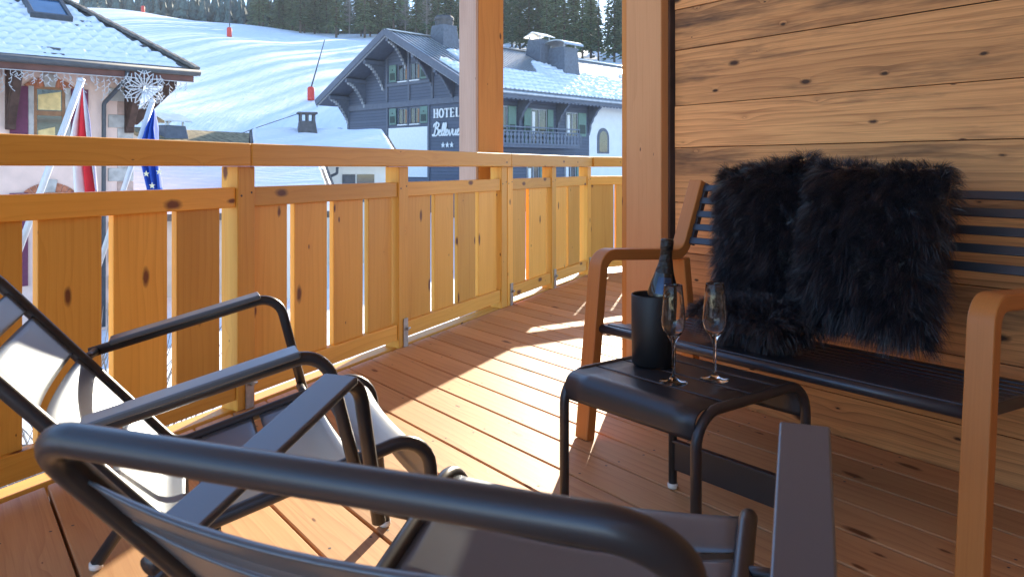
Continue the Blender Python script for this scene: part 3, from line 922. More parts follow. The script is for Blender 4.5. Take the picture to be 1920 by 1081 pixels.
# ---- shaggy fur cushions
def fur_mesh(name, surf, n, length, wid, flow, seed):
    """surf(k) -> (points, normals); thin tapered wavy locks grouped in clumps, one mesh"""
    r = np.random.default_rng(seed)
    P_, Nn = surf(n, r)
    nc = 520
    ci = r.integers(0, n, nc); C = P_[ci]
    cd = r.normal(0, 1, (nc, 3))
    d2 = ((P_[:, None, :] - C[None]) ** 2).sum(2); own = d2.argmin(1)
    D = Nn * 0.75 + np.array(flow) * 0.55 + cd[own] * 0.34 + r.normal(0, 0.22, (n, 3))
    D /= np.linalg.norm(D, axis=1)[:, None]
    L = length * (0.65 + 0.6 * r.random(n)) * (0.75 + 0.5 * r.random(nc)[own])
    side = np.cross(D, r.normal(0, 1, (n, 3))); side /= np.linalg.norm(side, axis=1)[:, None] + 1e-9
    droop = np.array([0, 0, -1.0])
    K = 5
    V = np.zeros((n, K, 2, 3)); phs = r.random(n) * 6.28; wav = np.cross(D, side)
    ctd = Nn[ci] * 0.75 + np.array(flow) * 0.55 + cd * 0.34; ctd /= np.linalg.norm(ctd, axis=1)[:, None]
    tipc = (C + ctd * length * 1.05 + np.array([0, 0, -1.0]) * length * 0.35)[own]
    for k in range(K):
        q = k / (K - 1)
        c = P_ + D * (L * q)[:, None] + droop * (L * 0.38 * q * q)[:, None]
        c += wav * (0.007 * np.sin(phs + q * 5.0) * q)[:, None] + side * (0.005 * np.cos(phs * 1.7 + q * 4) * q)[:, None]
        c += (tipc - c) * (0.26 * q ** 1.5)
        ww = wid * (1 - 0.93 * q ** 1.3)
        V[:, k, 0] = c - side * ww / 2; V[:, k, 1] = c + side * ww / 2
    idx = (np.arange(n) * K * 2)[:, None]
    F = []
    for k in range(K - 1):
        a = idx + k * 2
        F.append(np.concatenate([a, a + 1, a + 3, a + 2], axis=1))
    F = np.concatenate(F)
    me = bpy.data.meshes.new(name)
    V = V.reshape(-1, 3)
    me.vertices.add(len(V)); me.vertices.foreach_set("co", V.astype(np.float32).ravel())
    me.loops.add(F.size); me.loops.foreach_set("vertex_index", F.astype(np.int32).ravel())
    me.polygons.add(len(F)); me.polygons.foreach_set("loop_start", np.arange(0, F.size, 4, dtype=np.int32))
    me.polygons.foreach_set("use_smooth", np.ones(len(F), dtype=bool))
    me.update(); me.validate(); me.materials.append(M['fur'])
    return me
def cushion(label, centre, half, axes, roll, n, length, seed):
    ax = [Vector(a).normalized() for a in axes]
    rot = Matrix.Rotation(R(roll), 3, ax[2]); ax = [rot @ ax[0], rot @ ax[1], ax[2]]
    A = np.array([list(a) for a in ax]); H = np.array(half)
    def surf(k, r):
        u = r.uniform(-1, 1, k); v = r.uniform(-1, 1, k); sg = np.where(r.random(k) < 0.8, -1, 1)
        # pillow: thick in the middle, thin at the seam
        h = np.clip((1 - np.abs(u) ** 2.6) * (1 - np.abs(v) ** 2.6), 0, 1) ** 0.5
        pu = u * (1 - 0.04 * (1 - v * v)); pv_ = v * (1 - 0.04 * (1 - u * u))
        loc = np.stack([pu, pv_, sg * h], 1) * H
        nu = np.abs(u) ** 4 * np.sign(u); nv = np.abs(v) ** 4 * np.sign(v)
        nn = np.stack([nu, nv, sg * (0.25 + h)], 1); nn /= np.linalg.norm(nn, axis=1)[:, None]
        return loc @ A, nn @ A
    body = MB()
    for sg in (-1, 1):
        def fn(p, q, sg=sg):
            u = p * 2 - 1; v = q * 2 - 1
            h = max(0, (1 - abs(u) ** 2.6) * (1 - abs(v) ** 2.6)) ** 0.5
            c = ax[0] * (u * (1 - 0.04 * (1 - v * v)) * half[0] * 0.97) + ax[1] * (v * (1 - 0.04 * (1 - u * u)) * half[1] * 0.97) + ax[2] * (sg * h * half[2] * 0.95)
            return tuple(c)
        body.grid(fn, 16, 16)
    o = part('fur_cushion', body, 'fur', smooth=True)
    o.location = centre
    tag(o, label, 'cushion')
    me = fur_mesh('fur_pile', surf, n, length, 0.0013, (0.0, 0.0, -0.5), seed)
    part('fur_pile', me, None, o)
    return o
up = (BN * 0.20 + Z * 0.98).normalized(); fr = up.cross(BU).normalized()
fr = fr if fr.dot(BN) > 0 else -fr
cushion('shaggy black fur cushion leaning on the bench back, nearest the corner post', BO + bl(0.470, 0.335, 0.732), (0.178, 0.240, 0.105), (BU, up, fr), -9, 46000, 0.055, 3)
cushion('shaggy black fur cushion on the bench seat, nearest the bench arm in front', BO + bl(0.835, 0.310, 0.715), (0.208, 0.250, 0.120), (BU, up, fr), 2, 52000, 0.055, 5)
cushion('small shaggy black fur cushion lying flat on the bench seat in front', BO + bl(0.535, 0.17, 0.475), (0.17, 0.13, 0.06), (BU, -BN, -Z), 8, 24000, 0.045, 8)

# ================================================================== BACKGROUND
# ---- pink house on the left: local frame, x along the eave (away to the right), y into the house
HE = Vector((0.743, 0.669, 0)).normalized(); HB = Vector((-0.669, 0.743, 0)).normalized()
HP = Vector((-8.28, 20.9, 0))                    # right end of the eave
house = thing('pink_house', 'pink rendered house with plum shutters and snow on its tiled roof', 'house', (HP.x, HP.y, -3.2))
def hl(x, y, z): return Vector((HP.x, HP.y, 0)) + HE * x + HB * y + Z * z
EZ = 3.20; OVH = 1.05; CX = -1.30                # eave height, overhang, wall corner
mb = MB()
def bxw(mb, x0, x1, y0, y1, z0, z1, fr=hl, X=HE, Y=HB):
    return mb.box(fr((x0 + x1) / 2, (y0 + y1) / 2, (z0 + z1) / 2), X, Y, Z, abs(x1 - x0), abs(y1 - y0), abs(z1 - z0))
bxw(mb, -16, CX, OVH, OVH + 9, -3.3, EZ + 0.35)
part('wall', mb, 'render_pink', house, world=True)
# quoins
z_ = -3.2; k = 0
while z_ < 3.0:
    lg = 0.58 if k % 2 else 0.36
    mb = MB(); bxw(mb, CX - lg, CX + 0.03, OVH - 0.03, OVH + (0.36 if k % 2 else 0.58), z_, z_ + 0.335)
    part('quoin_stone', mb, 'quoin_pink' if k % 3 == 1 else 'quoin', house, world=True, bevel=0.012)
    z_ += 0.345; k += 1
# window with brick arch
WX = -3.21; ww, z0, z1 = 0.68, 1.22, 2.93
mb = MB()
for sx in (-1, 1): bxw(mb, WX + sx * (ww / 2 + 0.06) - 0.06, WX + sx * (ww / 2 + 0.06) + 0.06, OVH - 0.035, OVH + 0.02, z0 - 0.1, z1)
part('window_surround', mb, 'quoin', house, world=True, bevel=0.008)
def arch(mb, cx, cz, r0, r1, a0, a1, y0, y1, n=9):
    pl = [(cx + r1 * math.cos(R(a0 + (a1 - a0) * i / n)), cz + r1 * math.sin(R(a0 + (a1 - a0) * i / n))) for i in range(n + 1)] + \
         [(cx + r0 * math.cos(R(a1 + (a0 - a1) * i / n)), cz + r0 * math.sin(R(a1 + (a0 - a1) * i / n))) for i in range(n + 1)]
    b = len(mb.v); m = n + 1
    for y in (y0, y1):
        for (x, z_) in pl: mb.v.append(tuple(hl(x, y, z_)))
    t_ = 2 * m
    for i in range(n):
        o0, o1, i0, i1 = i, i + 1, t_ - 1 - i, t_ - 2 - i
        mb.face([b + o0, b + o1, b + i1, b + i0]); mb.face([b + t_ + o0, b + t_ + i0, b + t_ + i1, b + t_ + o1])
        mb.face([b + o0, b + t_ + o0, b + t_ + o1, b + o1]); mb.face([b + i0, b + i1, b + t_ + i1, b + t_ + i0])
    mb.face([b, b + t_ - 1, b + t_ + t_ - 1, b + t_]); mb.face([b + n, b + t_ + n, b + t_ + n + 1, b + n + 1])
for (cx, cz) in ((WX, 2.36), (WX, -0.22)):
    for k in range(8):
        if k in (3, 4): continue
        mb = MB()
        arch(mb, cx, cz, 0.585, 0.80, 46 + k * 11 + 0.7, 46 + (k + 1) * 11 - 0.7, OVH - 0.03, OVH + 0.05, 2)
        part('arch_brick', mb, 'brick', house, world=True)
    mb = MB(); arch(mb, cx, cz, 0.57, 0.88, 79, 101, OVH - 0.05, OVH + 0.05, 3)
    part('keystone', mb, 'quoin', house, world=True)
def win(cx, z0, z1, ww, mat_f, mat_p, bars=1, trans=None, y=OVH):
    mb = MB(); fr_ = 0.07
    bxw(mb, cx - ww / 2, cx - ww / 2 + fr_, y - 0.02, y + 0.10, z0, z1); bxw(mb, cx + ww / 2 - fr_, cx + ww / 2, y - 0.02, y + 0.10, z0, z1)
    bxw(mb, cx - ww / 2 + fr_, cx + ww / 2 - fr_, y - 0.018, y + 0.10, z1 - fr_, z1); bxw(mb, cx - ww / 2 + fr_, cx + ww / 2 - fr_, y - 0.018, y + 0.10, z0, z0 + fr_)
    if trans: bxw(mb, cx - ww / 2 + fr_, cx + ww / 2 - fr_, y - 0.015, y + 0.09, trans - 0.06, trans + 0.06)
    f = part('window', mb, mat_f, house, world=True, bevel=0.006)
    mb = MB(); bxw(mb, cx - ww / 2 + fr_, cx + ww / 2 - fr_, y - 0.008, y + 0.012, z0 + fr_, z1 - fr_)
    p = part('pane', mb, mat_p, f); p.location = (0, 0, 0)
    return f
f = win(WX, z0, z1, ww, 'brown_frame', 'pane', trans=2.28)
for (a, b_, c, d, e) in ((-0.25, 2.36, 0.25, 2.82, 0.03), (-0.25, 1.32, 0.12, 1.95, 0.02)):
    mb = MB().prism([(WX + a, b_), (WX + c, b_), (WX + c, d), (WX + a, d - 0.1)], hl(0, OVH - 0.011, 0), HE, Z, HB, 0.001)
    o = part('pane_reflection', mb, 'curtain', f, fix=True); o.location = (0, 0, 0)  # flat patches stand for the balcony's reflection in the glass
for sx in (-1, 1):
    mb = MB(); x0 = WX + sx * (ww / 2 + 0.32)
    bxw(mb, x0 - 0.19, x0 + 0.19, OVH - 0.075, OVH - 0.035, z0 - 0.15, z1 - 0.02)
    sh = part('shutter', mb, 'plum', house, world=True, bevel=0.005)
    mb = MB()
    for zz in (z0 + 0.15, z0 + 0.55, z0 + 0.95, z0 + 1.35, z1 - 0.15): bxw(mb, x0 - 0.18, x0 + 0.18, OVH - 0.085, OVH - 0.0755, zz - 0.004, zz + 0.004)
    o = part('ledge', mb, 'plum', sh); o.location = (0, 0, 0)
# second plum shutter and window low down (seen between the boards)
win(WX, -1.9, 0.36, ww, 'brown_frame', 'pane')
for sx in (-1, 1):
    mb = MB(); x0 = WX + sx * (ww / 2 + 0.32)
    bxw(mb, x0 - 0.19, x0 + 0.19, OVH - 0.075, OVH - 0.035, -1.9, 0.34)
    part('shutter', mb, 'plum', house, world=True, bevel=0.005)
# roof: hipped, with a boarded eave, gutter and snow on top
PT = 0.55
HA = 0.59
LEN = 15.0
def roofpt(x, y, off=0.0): return hl(x, y, EZ + 0.30 + PT * y + off)
mb = MB()
b = len(mb.v)
RUN = 6.2
for p in (roofpt(-LEN, 0), roofpt(0, 0), roofpt(-RUN * HA, RUN), roofpt(-LEN, RUN), roofpt(-LEN, 0, -0.16), roofpt(0, 0, -0.16), roofpt(-RUN * HA, RUN, -0.16), roofpt(-LEN, RUN, -0.16)): mb.v.append(tuple(p))
for q in ((0, 1, 2, 3), (7, 6, 5, 4), (0, 4, 5, 1), (1, 5, 6, 2), (2, 6, 7, 3), (3, 7, 4, 0)): mb.face(q)
# hip end
hb = [hl(0, 0, EZ + 0.30), hl(0, 2 * RUN, EZ + 0.30), hl(-RUN * HA, RUN, EZ + 0.30 + PT * RUN)]
b = len(mb.v)
for p in hb: mb.v.append(tuple(p))
mb.face([b, b + 1, b + 2])
rf = part('roof', mb, 'slate', house, world=True, fix=True)
# snow in rows over the tiles
mb = MB()
nx_, ny_ = 330, 170
def snowfn(p, q):
    y = 0.10 + q * 5.4; x1 = -y * HA - 0.18 - 0.06 * math.sin(y * 9); x = -LEN + p * (x1 + LEN)
    row = (y / 0.32) % 1.0
    hgt = 0.03 + 0.135 * (1 - row) ** 1.4 * min(1, row * 9) * (0.72 + 0.28 * math.sin(x * 19 + math.floor(y / 0.32) * 2.1)) + 0.012 * math.sin(x * 33) + 0.014 * math.sin(x * 7.3 + y * 5)
    thin = 0.06 * max(0, math.sin(x * 1.7 + y * 2.3) + math.sin(x * 3.1 - y * 1.9) - 1.15)
    e = min(1, p / 0.01, (1 - p) / 0.01, q / 0.012, (1 - q) / 0.01)
    return roofpt(x, y, (hgt - thin) * e - 0.02 * (1 - e))
mb.grid(snowfn, nx_, ny_)
o = part('snow', mb, 'snow', rf, smooth=True); o.location = (0, 0, 0)
# hip ridge board and tiles
mb = MB()
for i in range(26):
    q = i / 26; y = RUN * q
    a = roofpt(-y * HA, y, 0.05); c = roofpt(-(y + RUN / 25) * HA, y + RUN / 25, 0.05)
    mb.beam(a, c + Vector((0, 0, 0.02)), 0.24, 0.09)
o = part('hip_tile', mb, 'slate', rf, bevel=0.02); o.location = (0, 0, 0)
# skylight
mb = MB()
sx0, sx1, sy0, sy1 = -6.05, -4.85, 2.35, 3.60
sx0, sx1, sy0, sy1 = -3.40, -2.42, 2.20, 3.40
for (x0, x1, y0, y1) in ((sx0, sx0 + 0.1, sy0, sy1), (sx1 - 0.1, sx1, sy0, sy1), (sx0 + .1, sx1 - .1, sy0, sy0 + 0.1), (sx0 + .1, sx1 - .1, sy1 - 0.1, sy1)):
    sl = (HB + Z * PT).normalized(); nn = HE.cross(sl).normalized()
    mb.box(roofpt((x0 + x1) / 2, (y0 + y1) / 2, 0.13), HE, sl, nn, x1 - x0, (y1 - y0) * math.hypot(1, PT), 0.14)
sk = part('skylight', mb, 'gutter', house, world=True, bevel=0.01)
mb = MB(); mb.box(roofpt((sx0 + sx1) / 2, (sy0 + sy1) / 2, 0.15), HE, sl, nn, sx1 - sx0 - 0.2, (sy1 - sy0 - 0.2) * math.hypot(1, PT), 0.02)
o = part('pane', mb, 'pane_blue', sk); o.location = (0, 0, 0)
# eave: fascia, gutter, rafters' soffit
mb = MB(); bxw(mb, -LEN, -0.08, 0.03, 0.07, EZ - 0.02, EZ + 0.22)
part('fascia', mb, 'fascia_red', house, world=True)
mb = MB(); bxw(mb, -LEN, -0.1, 0.08, OVH + 0.02, EZ + 0.10, EZ + 0.14)
part('soffit', mb, 'dark_timber', house, world=True)
mb = MB().tube([hl(-LEN, -0.06, EZ + 0.23), hl(0.05, -0.06, EZ + 0.23)], 0.085, 12)
mb.tube(fillet([hl(CX - 0.42, -0.02, EZ + 0.17), hl(CX - 0.42, 0.05, EZ - 0.05), hl(CX - 0.72, OVH - 0.16, EZ - 0.62), hl(CX - 0.72, OVH - 0.10, -3.1)], 0.12), 0.055, 10)
part('gutter', mb, 'gutter', house, world=True, smooth=True)
# eave brackets
for bx_ in (CX - 0.10, -4.05):
    mb = MB()
    bxw(mb, bx_ - 0.10, bx_ + 0.10, OVH - 0.20, OVH - 0.001, 1.85, EZ + 0.09)
    mb.beam(hl(bx_, 0.12, EZ - 0.05), hl(bx_, OVH - 0.12, 2.05), 0.18, 0.26)
    bxw(mb, bx_ - 0.095, bx_ + 0.095, 0.0801, OVH - 0.21, EZ - 0.14, EZ + 0.09)
    part('eave_bracket', mb, 'dark_timber', house, world=True, bevel=0.015)
# corner bracket runs on along the wall end
mb = MB(); mb.beam(hl(-0.25, OVH + 0.1, EZ - 0.02), hl(CX + 0.05, OVH + 0.1, 2.15), 0.18, 0.24); bxw(mb, CX, -0.15, OVH, OVH + 0.2, EZ - 0.06, EZ + 0.09)
part('eave_bracket', mb, 'dark_timber', house, world=True, bevel=0.015)
# icicle lights under the fascia
mb = MB()
rr = random.Random(11)
x = -LEN + 5
while x < -0.15:
    L = rr.choice((0.16, 0.22, 0.30, 0.40, 0.52)) * rr.uniform(0.8, 1.2)
    p = hl(x, 0.0, EZ - 0.02); pts = [p]
    for k in range(5): pts.append(p + HE * rr.uniform(-0.03, 0.03) - Z * (L * (k + 1) / 5))
    mb.tube(pts, 0.006, 4)
    for k in range(1, 6):
        mb.tube([pts[k], pts[k] + HE * rr.choice((-0.06, 0.06)) - Z * 0.05], 0.008, 4)
    x += rr.uniform(0.10, 0.17)
mb.tube([hl(-LEN + 5, 0.0, EZ - 0.02), hl(-0.1, 0.0, EZ - 0.02)], 0.010, 4)
il = part('icicle_lights', mb, 'ornament'); tag(il, 'white icicle string lights hanging under the snowy eave', 'string lights')
# snowflake ornament
mb = MB()
sc_ = hl(-1.36, -0.12, 2.93)
FX = HE; 
def sf(r, a): return sc_ + (FX * math.cos(R(a)) + Z * math.sin(R(a))) * r
for k in range(6):
    a = 90 + k * 60
    mb.tube([sf(0.1, a), sf(0.44, a)], 0.017, 6)
    for s_ in (-1, 1):
        mb.tube([sf(0.06, a), sf(0.30, a + s_ * 24), sf(0.52, a)], 0.014, 6)
        mb.tube([sf(0.10, a + 30), sf(0.26, a + 30 + s_ * 16), sf(0.44, a + 30)], 0.013, 6)
        mb.tube([sf(0.36, a), sf(0.46, a + s_ * 20)], 0.013, 6)
        mb.tube([sf(0.48, a), sf(0.52, a + s_ * 13)], 0.012, 6)
sfk = part('snowflake_ornament', mb, 'ornament', smooth=True); tag(sfk, 'large white snowflake light ornament hanging at the corner of the eave', 'ornament')

# ---- flags on leaning poles
def at_px(px, py, d): return Vector(((px - 960) / 1490 * d, d, 0.95 + (314 - py) * d / 1490))
def flag_pole(base, tip, label, r=0.045):
    mb = MB().tube([base, tip], r, 12)
    mb.lathe([(r * 1.1, 0), (r * 1.1, 0.03), (0.0, 0.05)], tip, 12, axis=(tip - base))
    o = part('flag_pole', mb, 'pole', smooth=True); tag(o, label, 'flag pole', 'leaning white flag poles')
    return o
DF = 11.0
f1b, f1t = at_px(2, 560, DF), at_px(152, 152, DF)
flag_pole(f1b, f1t, 'thick white leaning pole by the plum shutters carrying the red and white flag')
f2b, f2t = at_px(165, 560, DF), at_px(285, 192, DF)
flag_pole(f2b, f2t, 'thinner white leaning pole by the stone quoins carrying the blue flag', 0.036)
def cloth(fnL, fnR, a0, a1, waves, depth):
    """strip of hanging cloth between two edge curves; a0..a1 is the share of the width"""
    def fn(p, q):
        L = fnL(p); Rr = fnR(p); a = a0 + (a1 - a0) * q
        c = L.lerp(Rr, a)
        return c + Vector((0.02, 0.10, 0)) * math.sin(a * waves + p * 1.5) * depth * min(1, p * 3 + 0.1)
    return fn
def edge(pts):
    ps = [at_px(x, y, DF + dd) for (x, y, dd) in pts]
    def f(p):
        t_ = p * (len(ps) - 1); i = min(len(ps) - 2, int(t_)); return ps[i].lerp(ps[i + 1], t_ - i)
    return f
Lf = edge([(153, 164, -.1), (139, 215, -.1), (126, 262, -.1), (133, 310, -.1), (136, 362, -.1)])
Rf = edge([(156, 164, -.15), (164, 215, -.15), (170, 258, -.15), (178, 310, -.15), (184, 362, -.15)])
flag = thing('national_flag', 'red white and blue flag hanging limp from the thick leaning pole', 'flag', tuple(f1t))
for (a0, a1, m_, nm_) in ((0.0, 0.40, 'flag_white', 'white_band'), (0.40, 0.80, 'flag_red', 'red_band'), (0.80, 0.93, 'flag_white', 'pale_band'), (0.93, 1.0, 'flag_blue', 'blue_band')):
    part(nm_, MB().grid(cloth(Lf, Rf, a0, a1, 15, 0.6), 30, 10), m_, flag, smooth=True, world=True, solid=0.004)
Lf = edge([(288, 206, -.1), (277, 235, -.1), (266, 262, -.1), (262, 300, -.1), (278, 356, -.1)])
Rf = edge([(290, 206, -.15), (294, 235, -.15), (297, 262, -.15), (301, 310, -.15), (305, 356, -.15)])
eu = thing('star_flag', 'deep blue flag with pale stars hanging limp from the thinner pole', 'flag', tuple(f2t))
part('blue_cloth', MB().grid(cloth(Lf, Rf, 0, 1, 17, 0.8), 34, 24), 'flag_eu', eu, smooth=True, world=True, solid=0.004)
def star_poly(r, n=5, inner=0.4, rot=90):
    return [((r if i % 2 == 0 else r * inner) * math.cos(R(rot + i * 180 / n)), (r if i % 2 == 0 else r * inner) * math.sin(R(rot + i * 180 / n))) for i in range(2 * n)]
for (x, y) in ((285, 348), (298, 322), (274, 326), (270, 296)):
    part('star', MB().prism(star_poly(0.045), at_px(x, y, DF - 0.32), (1, 0, 0), Z, (0, 1, 0), 0.006), 'flag_star', eu, world=True, fix=True)

# ---- small houses between the big ones
def simple_house(name, label, o, ang, wx, wy, zb, ze, pitch, over, wall_m, snow_t=0.10, tiles='slate', ridge_along='x'):
    """gable house: local x along the ridge, y across; returns thing and its frame function"""
    X = Vector((math.cos(R(ang)), math.sin(R(ang)), 0)); Y = Vector((-X.y, X.x, 0)); O = Vector(o)
    def fr(x, y, z): return O + X * x + Y * y + Z * z
    h = thing(name, label, 'house', (O.x, O.y, zb))
    zr = ze + pitch * wy / 2
    poly = [(-wy / 2, zb), (wy / 2, zb), (wy / 2, ze), (0, zr - 0.02), (-wy / 2, ze)]
    part('wall', MB().prism(poly, fr(-wx / 2, 0, 0), Y, Z, X, wx), wall_m, h, world=True, fix=True)
    hw = wy / 2 + over
    def rp_(x, y, off): return fr(x, y, zr - pitch * abs(y) + off)
    mb = MB()
    for sg in (-1, 1):
        b = len(mb.v)
        for off in (0.02, 0.20):
            for (x, y) in ((-wx / 2 - over, 0), (wx / 2 + over, 0), (wx / 2 + over, sg * hw), (-wx / 2 - over, sg * hw)): mb.v.append(tuple(rp_(x, y, off)))
        for q in ((0, 1, 2, 3), (7, 6, 5, 4), (0, 4, 5, 1), (1, 5, 6, 2), (2, 6, 7, 3), (3, 7, 4, 0)): mb.face([b + k for k in q])
    r_ = part('roof', mb, tiles, h, world=True, fix=True)
    if snow_t:
        mb = MB()
        for sg in (-1, 1):
            def fn(p, q, sg=sg):
                x = -wx / 2 - over + 0.1 + p * (wx + 2 * over - 0.2); y = q * (hw - 0.08)
                e = min(1, p / 0.02, (1 - p) / 0.02, (1 - q) / 0.03)
                return rp_(x, sg * y, 0.20 + (snow_t + 0.03 * math.sin(x * 3 + y * 5) + 0.02 * math.sin(y * 26)) * e - 0.01)
            mb.grid(fn, 50, 60)
        s_ = part('snow', mb, 'snow', r_, smooth=True, fix=False); s_.location = (0, 0, 0)
    return h, fr, X, Y, zr
def chimney(h, c, X, Y, zb, zt, w0, w1, mat, cap, parent_world=True):
    mb = MB()
    b = len(mb.v)
    for (z_, w_) in ((zb, w0), (zt, w1)):
        for (a, c_) in ((-1, -1), (1, -1), (1, 1), (-1, 1)): mb.v.append(tuple(c + X * (a * w_ / 2) + Y * (c_ * w_ / 2) + Z * z_))
    for q in ((0, 1, 5, 4), (1, 2, 6, 5), (2, 3, 7, 6), (3, 0, 4, 7), (4, 5, 6, 7), (3, 2, 1, 0)): mb.face([b + k for k in q])
    ch = part('chimney', mb, mat, h, world=True, bevel=0.02)
    mb = MB()
    if cap == 'legs':
        for (a, c_) in ((-1, -1), (1, -1), (1, 1), (-1, 1), (0, -1), (0, 1)):
            mb.box(c + X * (a * w1 * 0.42) + Y * (c_ * w1 * 0.42) + Z * (zt + 0.16), X, Y, Z, 0.10, 0.10, 0.32)
        mb.box(c + Z * (zt + 0.36), X, Y, Z, w1 * 1.25, w1 * 1.25, 0.08)
        cm = 'chimney_dark'
    elif cap == 'drum':
        mb.lathe([(w1 * 0.52, zt + 0.001), (w1 * 0.54, zt + 0.30), (w1 * 0.50, zt + 0.30), (w1 * 0.50, zt + 0.38), (w1 * 0.56, zt + 0.38), (w1 * 0.56, zt + 0.55), (w1 * 0.44, zt + 0.70), (0, zt + 0.78)], c, 20)
        cm = 'chimney_dark'
    elif cap == 'slant':
        for (a, c_) in ((-1, -1), (1, -1), (1, 1), (-1, 1)): mb.box(c + X * (a * w1 * 0.42) + Y * (c_ * w1 * 0.42) + Z * (zt + 0.12), X, Y, Z, 0.08, 0.08, 0.24)
        poly = [(-w1 * 0.68, 0.16), (0, 0.52), (w1 * 0.68, 0.16), (w1 * 0.68, 0.10), (0, 0.44), (-w1 * 0.68, 0.10)]
        mb.prism(poly, c - X * (w1 * 0.68) + Z * (zt + 0.06), Y, Z, X, w1 * 1.36)
        cm = 'zinc'
    elif cap == 'barrel':
        n = 10; po = [(-w1 * 0.72 * math.cos(math.pi * i / n), 0.42 * math.sin(math.pi * i / n)) for i in range(n + 1)]
        pi_ = [(x * 0.94, z_ * 0.88 - 0.02) for x, z_ in po][::-1]
        mb.prism(po + pi_, c - X * (w1 * 0.72) + Z * (zt + 0.14), Y, Z, X, w1 * 1.44)
        for (a, c_) in ((-1, -1), (1, -1), (1, 1), (-1, 1)): mb.box(c + X * (a * w1 * 0.42) + Y * (c_ * w1 * 0.42) + Z * (zt + 0.10), X, Y, Z, 0.08, 0.08, 0.22)
        cm = 'zinc'
    o = part('cap', mb, cm, ch, fix=True); o.location = (0, 0, 0)
    return ch
# house with the louvred chimney, in front of the hotel (roof seen above and white wall below the handrail)
c1 = at_px(585, 240, 36)
h1, fr1, X1, Y1, zr1 = simple_house('white_house', 'low white house with snowy blue-shaded roof and louvred chimney', (c1.x + 0.1, c1.y + 1, 0), 20, 5.0, 6.4, -3.3, 1.30, 0.36, 0.6, 'cream_wall', 0.12)
chimney(h1, fr1(-0.6, -0.3, 0), X1, Y1, zr1 - 0.5, zr1 + 0.62, 1.0, 0.70, 'chimney_dark', 'legs')
mb = MB(); 
for (x0, x1) in ((0.6, 1.15),): mb.box(fr1((x0 + x1) / 2, -3.23, 0.05), X1, Y1, Z, x1 - x0, 0.05, 1.2)
part('shutter', mb, 'chimney_dark', h1, world=True, bevel=0.01)
mb = MB(); mb.box(fr1(1.6, -3.212, 0.05), X1, Y1, Z, 0.75, 0.04, 1.2)
part('window', mb, 'pane', h1, world=True)
mb = MB().tube(fillet([fr1(0.3, -3.85, 0.95), fr1(0.3, -3.75, 0.7), fr1(-0.9, -3.28, 0.12), fr1(-0.95, -3.28, -3.2)], 0.1), 0.06, 8)
part('drain_pipe', mb, 'gutter', h1, world=True, smooth=True)
# two lower roofs close to the pink house
c2 = at_px(330, 335, 27)
h2, fr2, X2, Y2, zr2 = simple_house('snowy_shed', 'low outbuilding with thick snow on its roof beside the pink house', (c2.x + 0.6, c2.y + 2.6, 0), 22, 6.6, 7.5, -3.3, -0.55, 0.42, 0.5, 'cream_wall', 0.14)
c3 = at_px(520, 335, 25)
h3, fr3, X3, Y3, zr3 = simple_house('snowy_garage', 'small flat-pitched garage with snowy roof in front of the white house', (c3.x - 0.5, c3.y + 2.2, 0), 18, 2.2, 4.5, -3.3, 0.20, 0.22, 0.3, 'cream_wall', 0.12)
# tiled house behind with the blue-capped chimney
c4 = at_px(315, 250, 36)
h4, fr4, X4, Y4, zr4 = simple_house('tiled_house', 'brown tiled house with broad slate chimney behind the pink house', (c4.x + 0.2, c4.y + 4, 0), 64, 8.0, 7.5, -3.3, 1.1, 0.40, 0.6, 'cream_wall', 0.0, 'moss_tile')
chimney(h4, fr4(-2.9, -0.6, 0), X4, Y4, zr4 - 1.0, zr4 + 0.30, 1.55, 1.15, 'chimney', 'slant')

# ---- hotel: local x along the ridge (away to the right), y across to the left
GX = Vector((0.688, 0.725, 0)).normalized(); GY = Vector((-0.725, 0.688, 0)).normalized()
HO = Vector((-2.51, 48.0, 0))                         # front right eave corner
hotel = thing('hotel', 'blue-grey boarded hotel with a broad gable, green shutters and white sign letters', 'hotel', (HO.x, HO.y, -3.2))
def gl_(x, y, z): return Vector((HO.x, HO.y, 0)) + GX * x + GY * y + Z * z
GW, GE, GP = 16.7, 5.91, 0.517                        # width over eaves, eave height, pitch
GR = GE + GP * GW / 2
OVF, OVS, LENH = 1.8, 1.4, 44
def gb(mb, x0, x1, y0, y1, z0, z1): return mb.box(gl_((x0 + x1) / 2, (y0 + y1) / 2, (z0 + z1) / 2), GX, GY, Z, abs(x1 - x0), abs(y1 - y0), abs(z1 - z0))
def rz(y): return GR - GP * abs(y - GW / 2)
# body: gable end
poly = [(OVS, -3.4), (GW - OVS, -3.4), (GW - OVS, rz(OVS) - 0.3), (GW / 2, GR - 0.3), (OVS, rz(OVS) - 0.3)]
part('wall', MB().prism(poly, gl_(OVF, 0, 0), GY, Z, GX, 13.4 - OVF), 'clad', hotel, world=True, fix=True)
part('side_wall', MB().prism([(y + (0.02 if y < 8 else -0.02), z) for (y, z) in poly], gl_(13.4, 0, 0), GY, Z, GX, LENH - 15.5), 'white_wall', hotel, world=True, fix=True)
# roof
mb = MB()
for sg in (0, 1):
    b = len(mb.v)
    ye = 0 if sg == 0 else GW
    for off in (0, 0.28):
        for (x, y) in ((0, GW / 2), (LENH, GW / 2), (LENH, ye), (0, ye)): mb.v.append(tuple(gl_(x, y, rz(y) - 0.28 + off)))
    for q in ((0, 1, 2, 3), (7, 6, 5, 4), (0, 4, 5, 1), (1, 5, 6, 2), (2, 6, 7, 3), (3, 7, 4, 0)): mb.face([b + k for k in q])
hroof = part('roof', mb, 'rib_metal', hotel, world=True, fix=True)
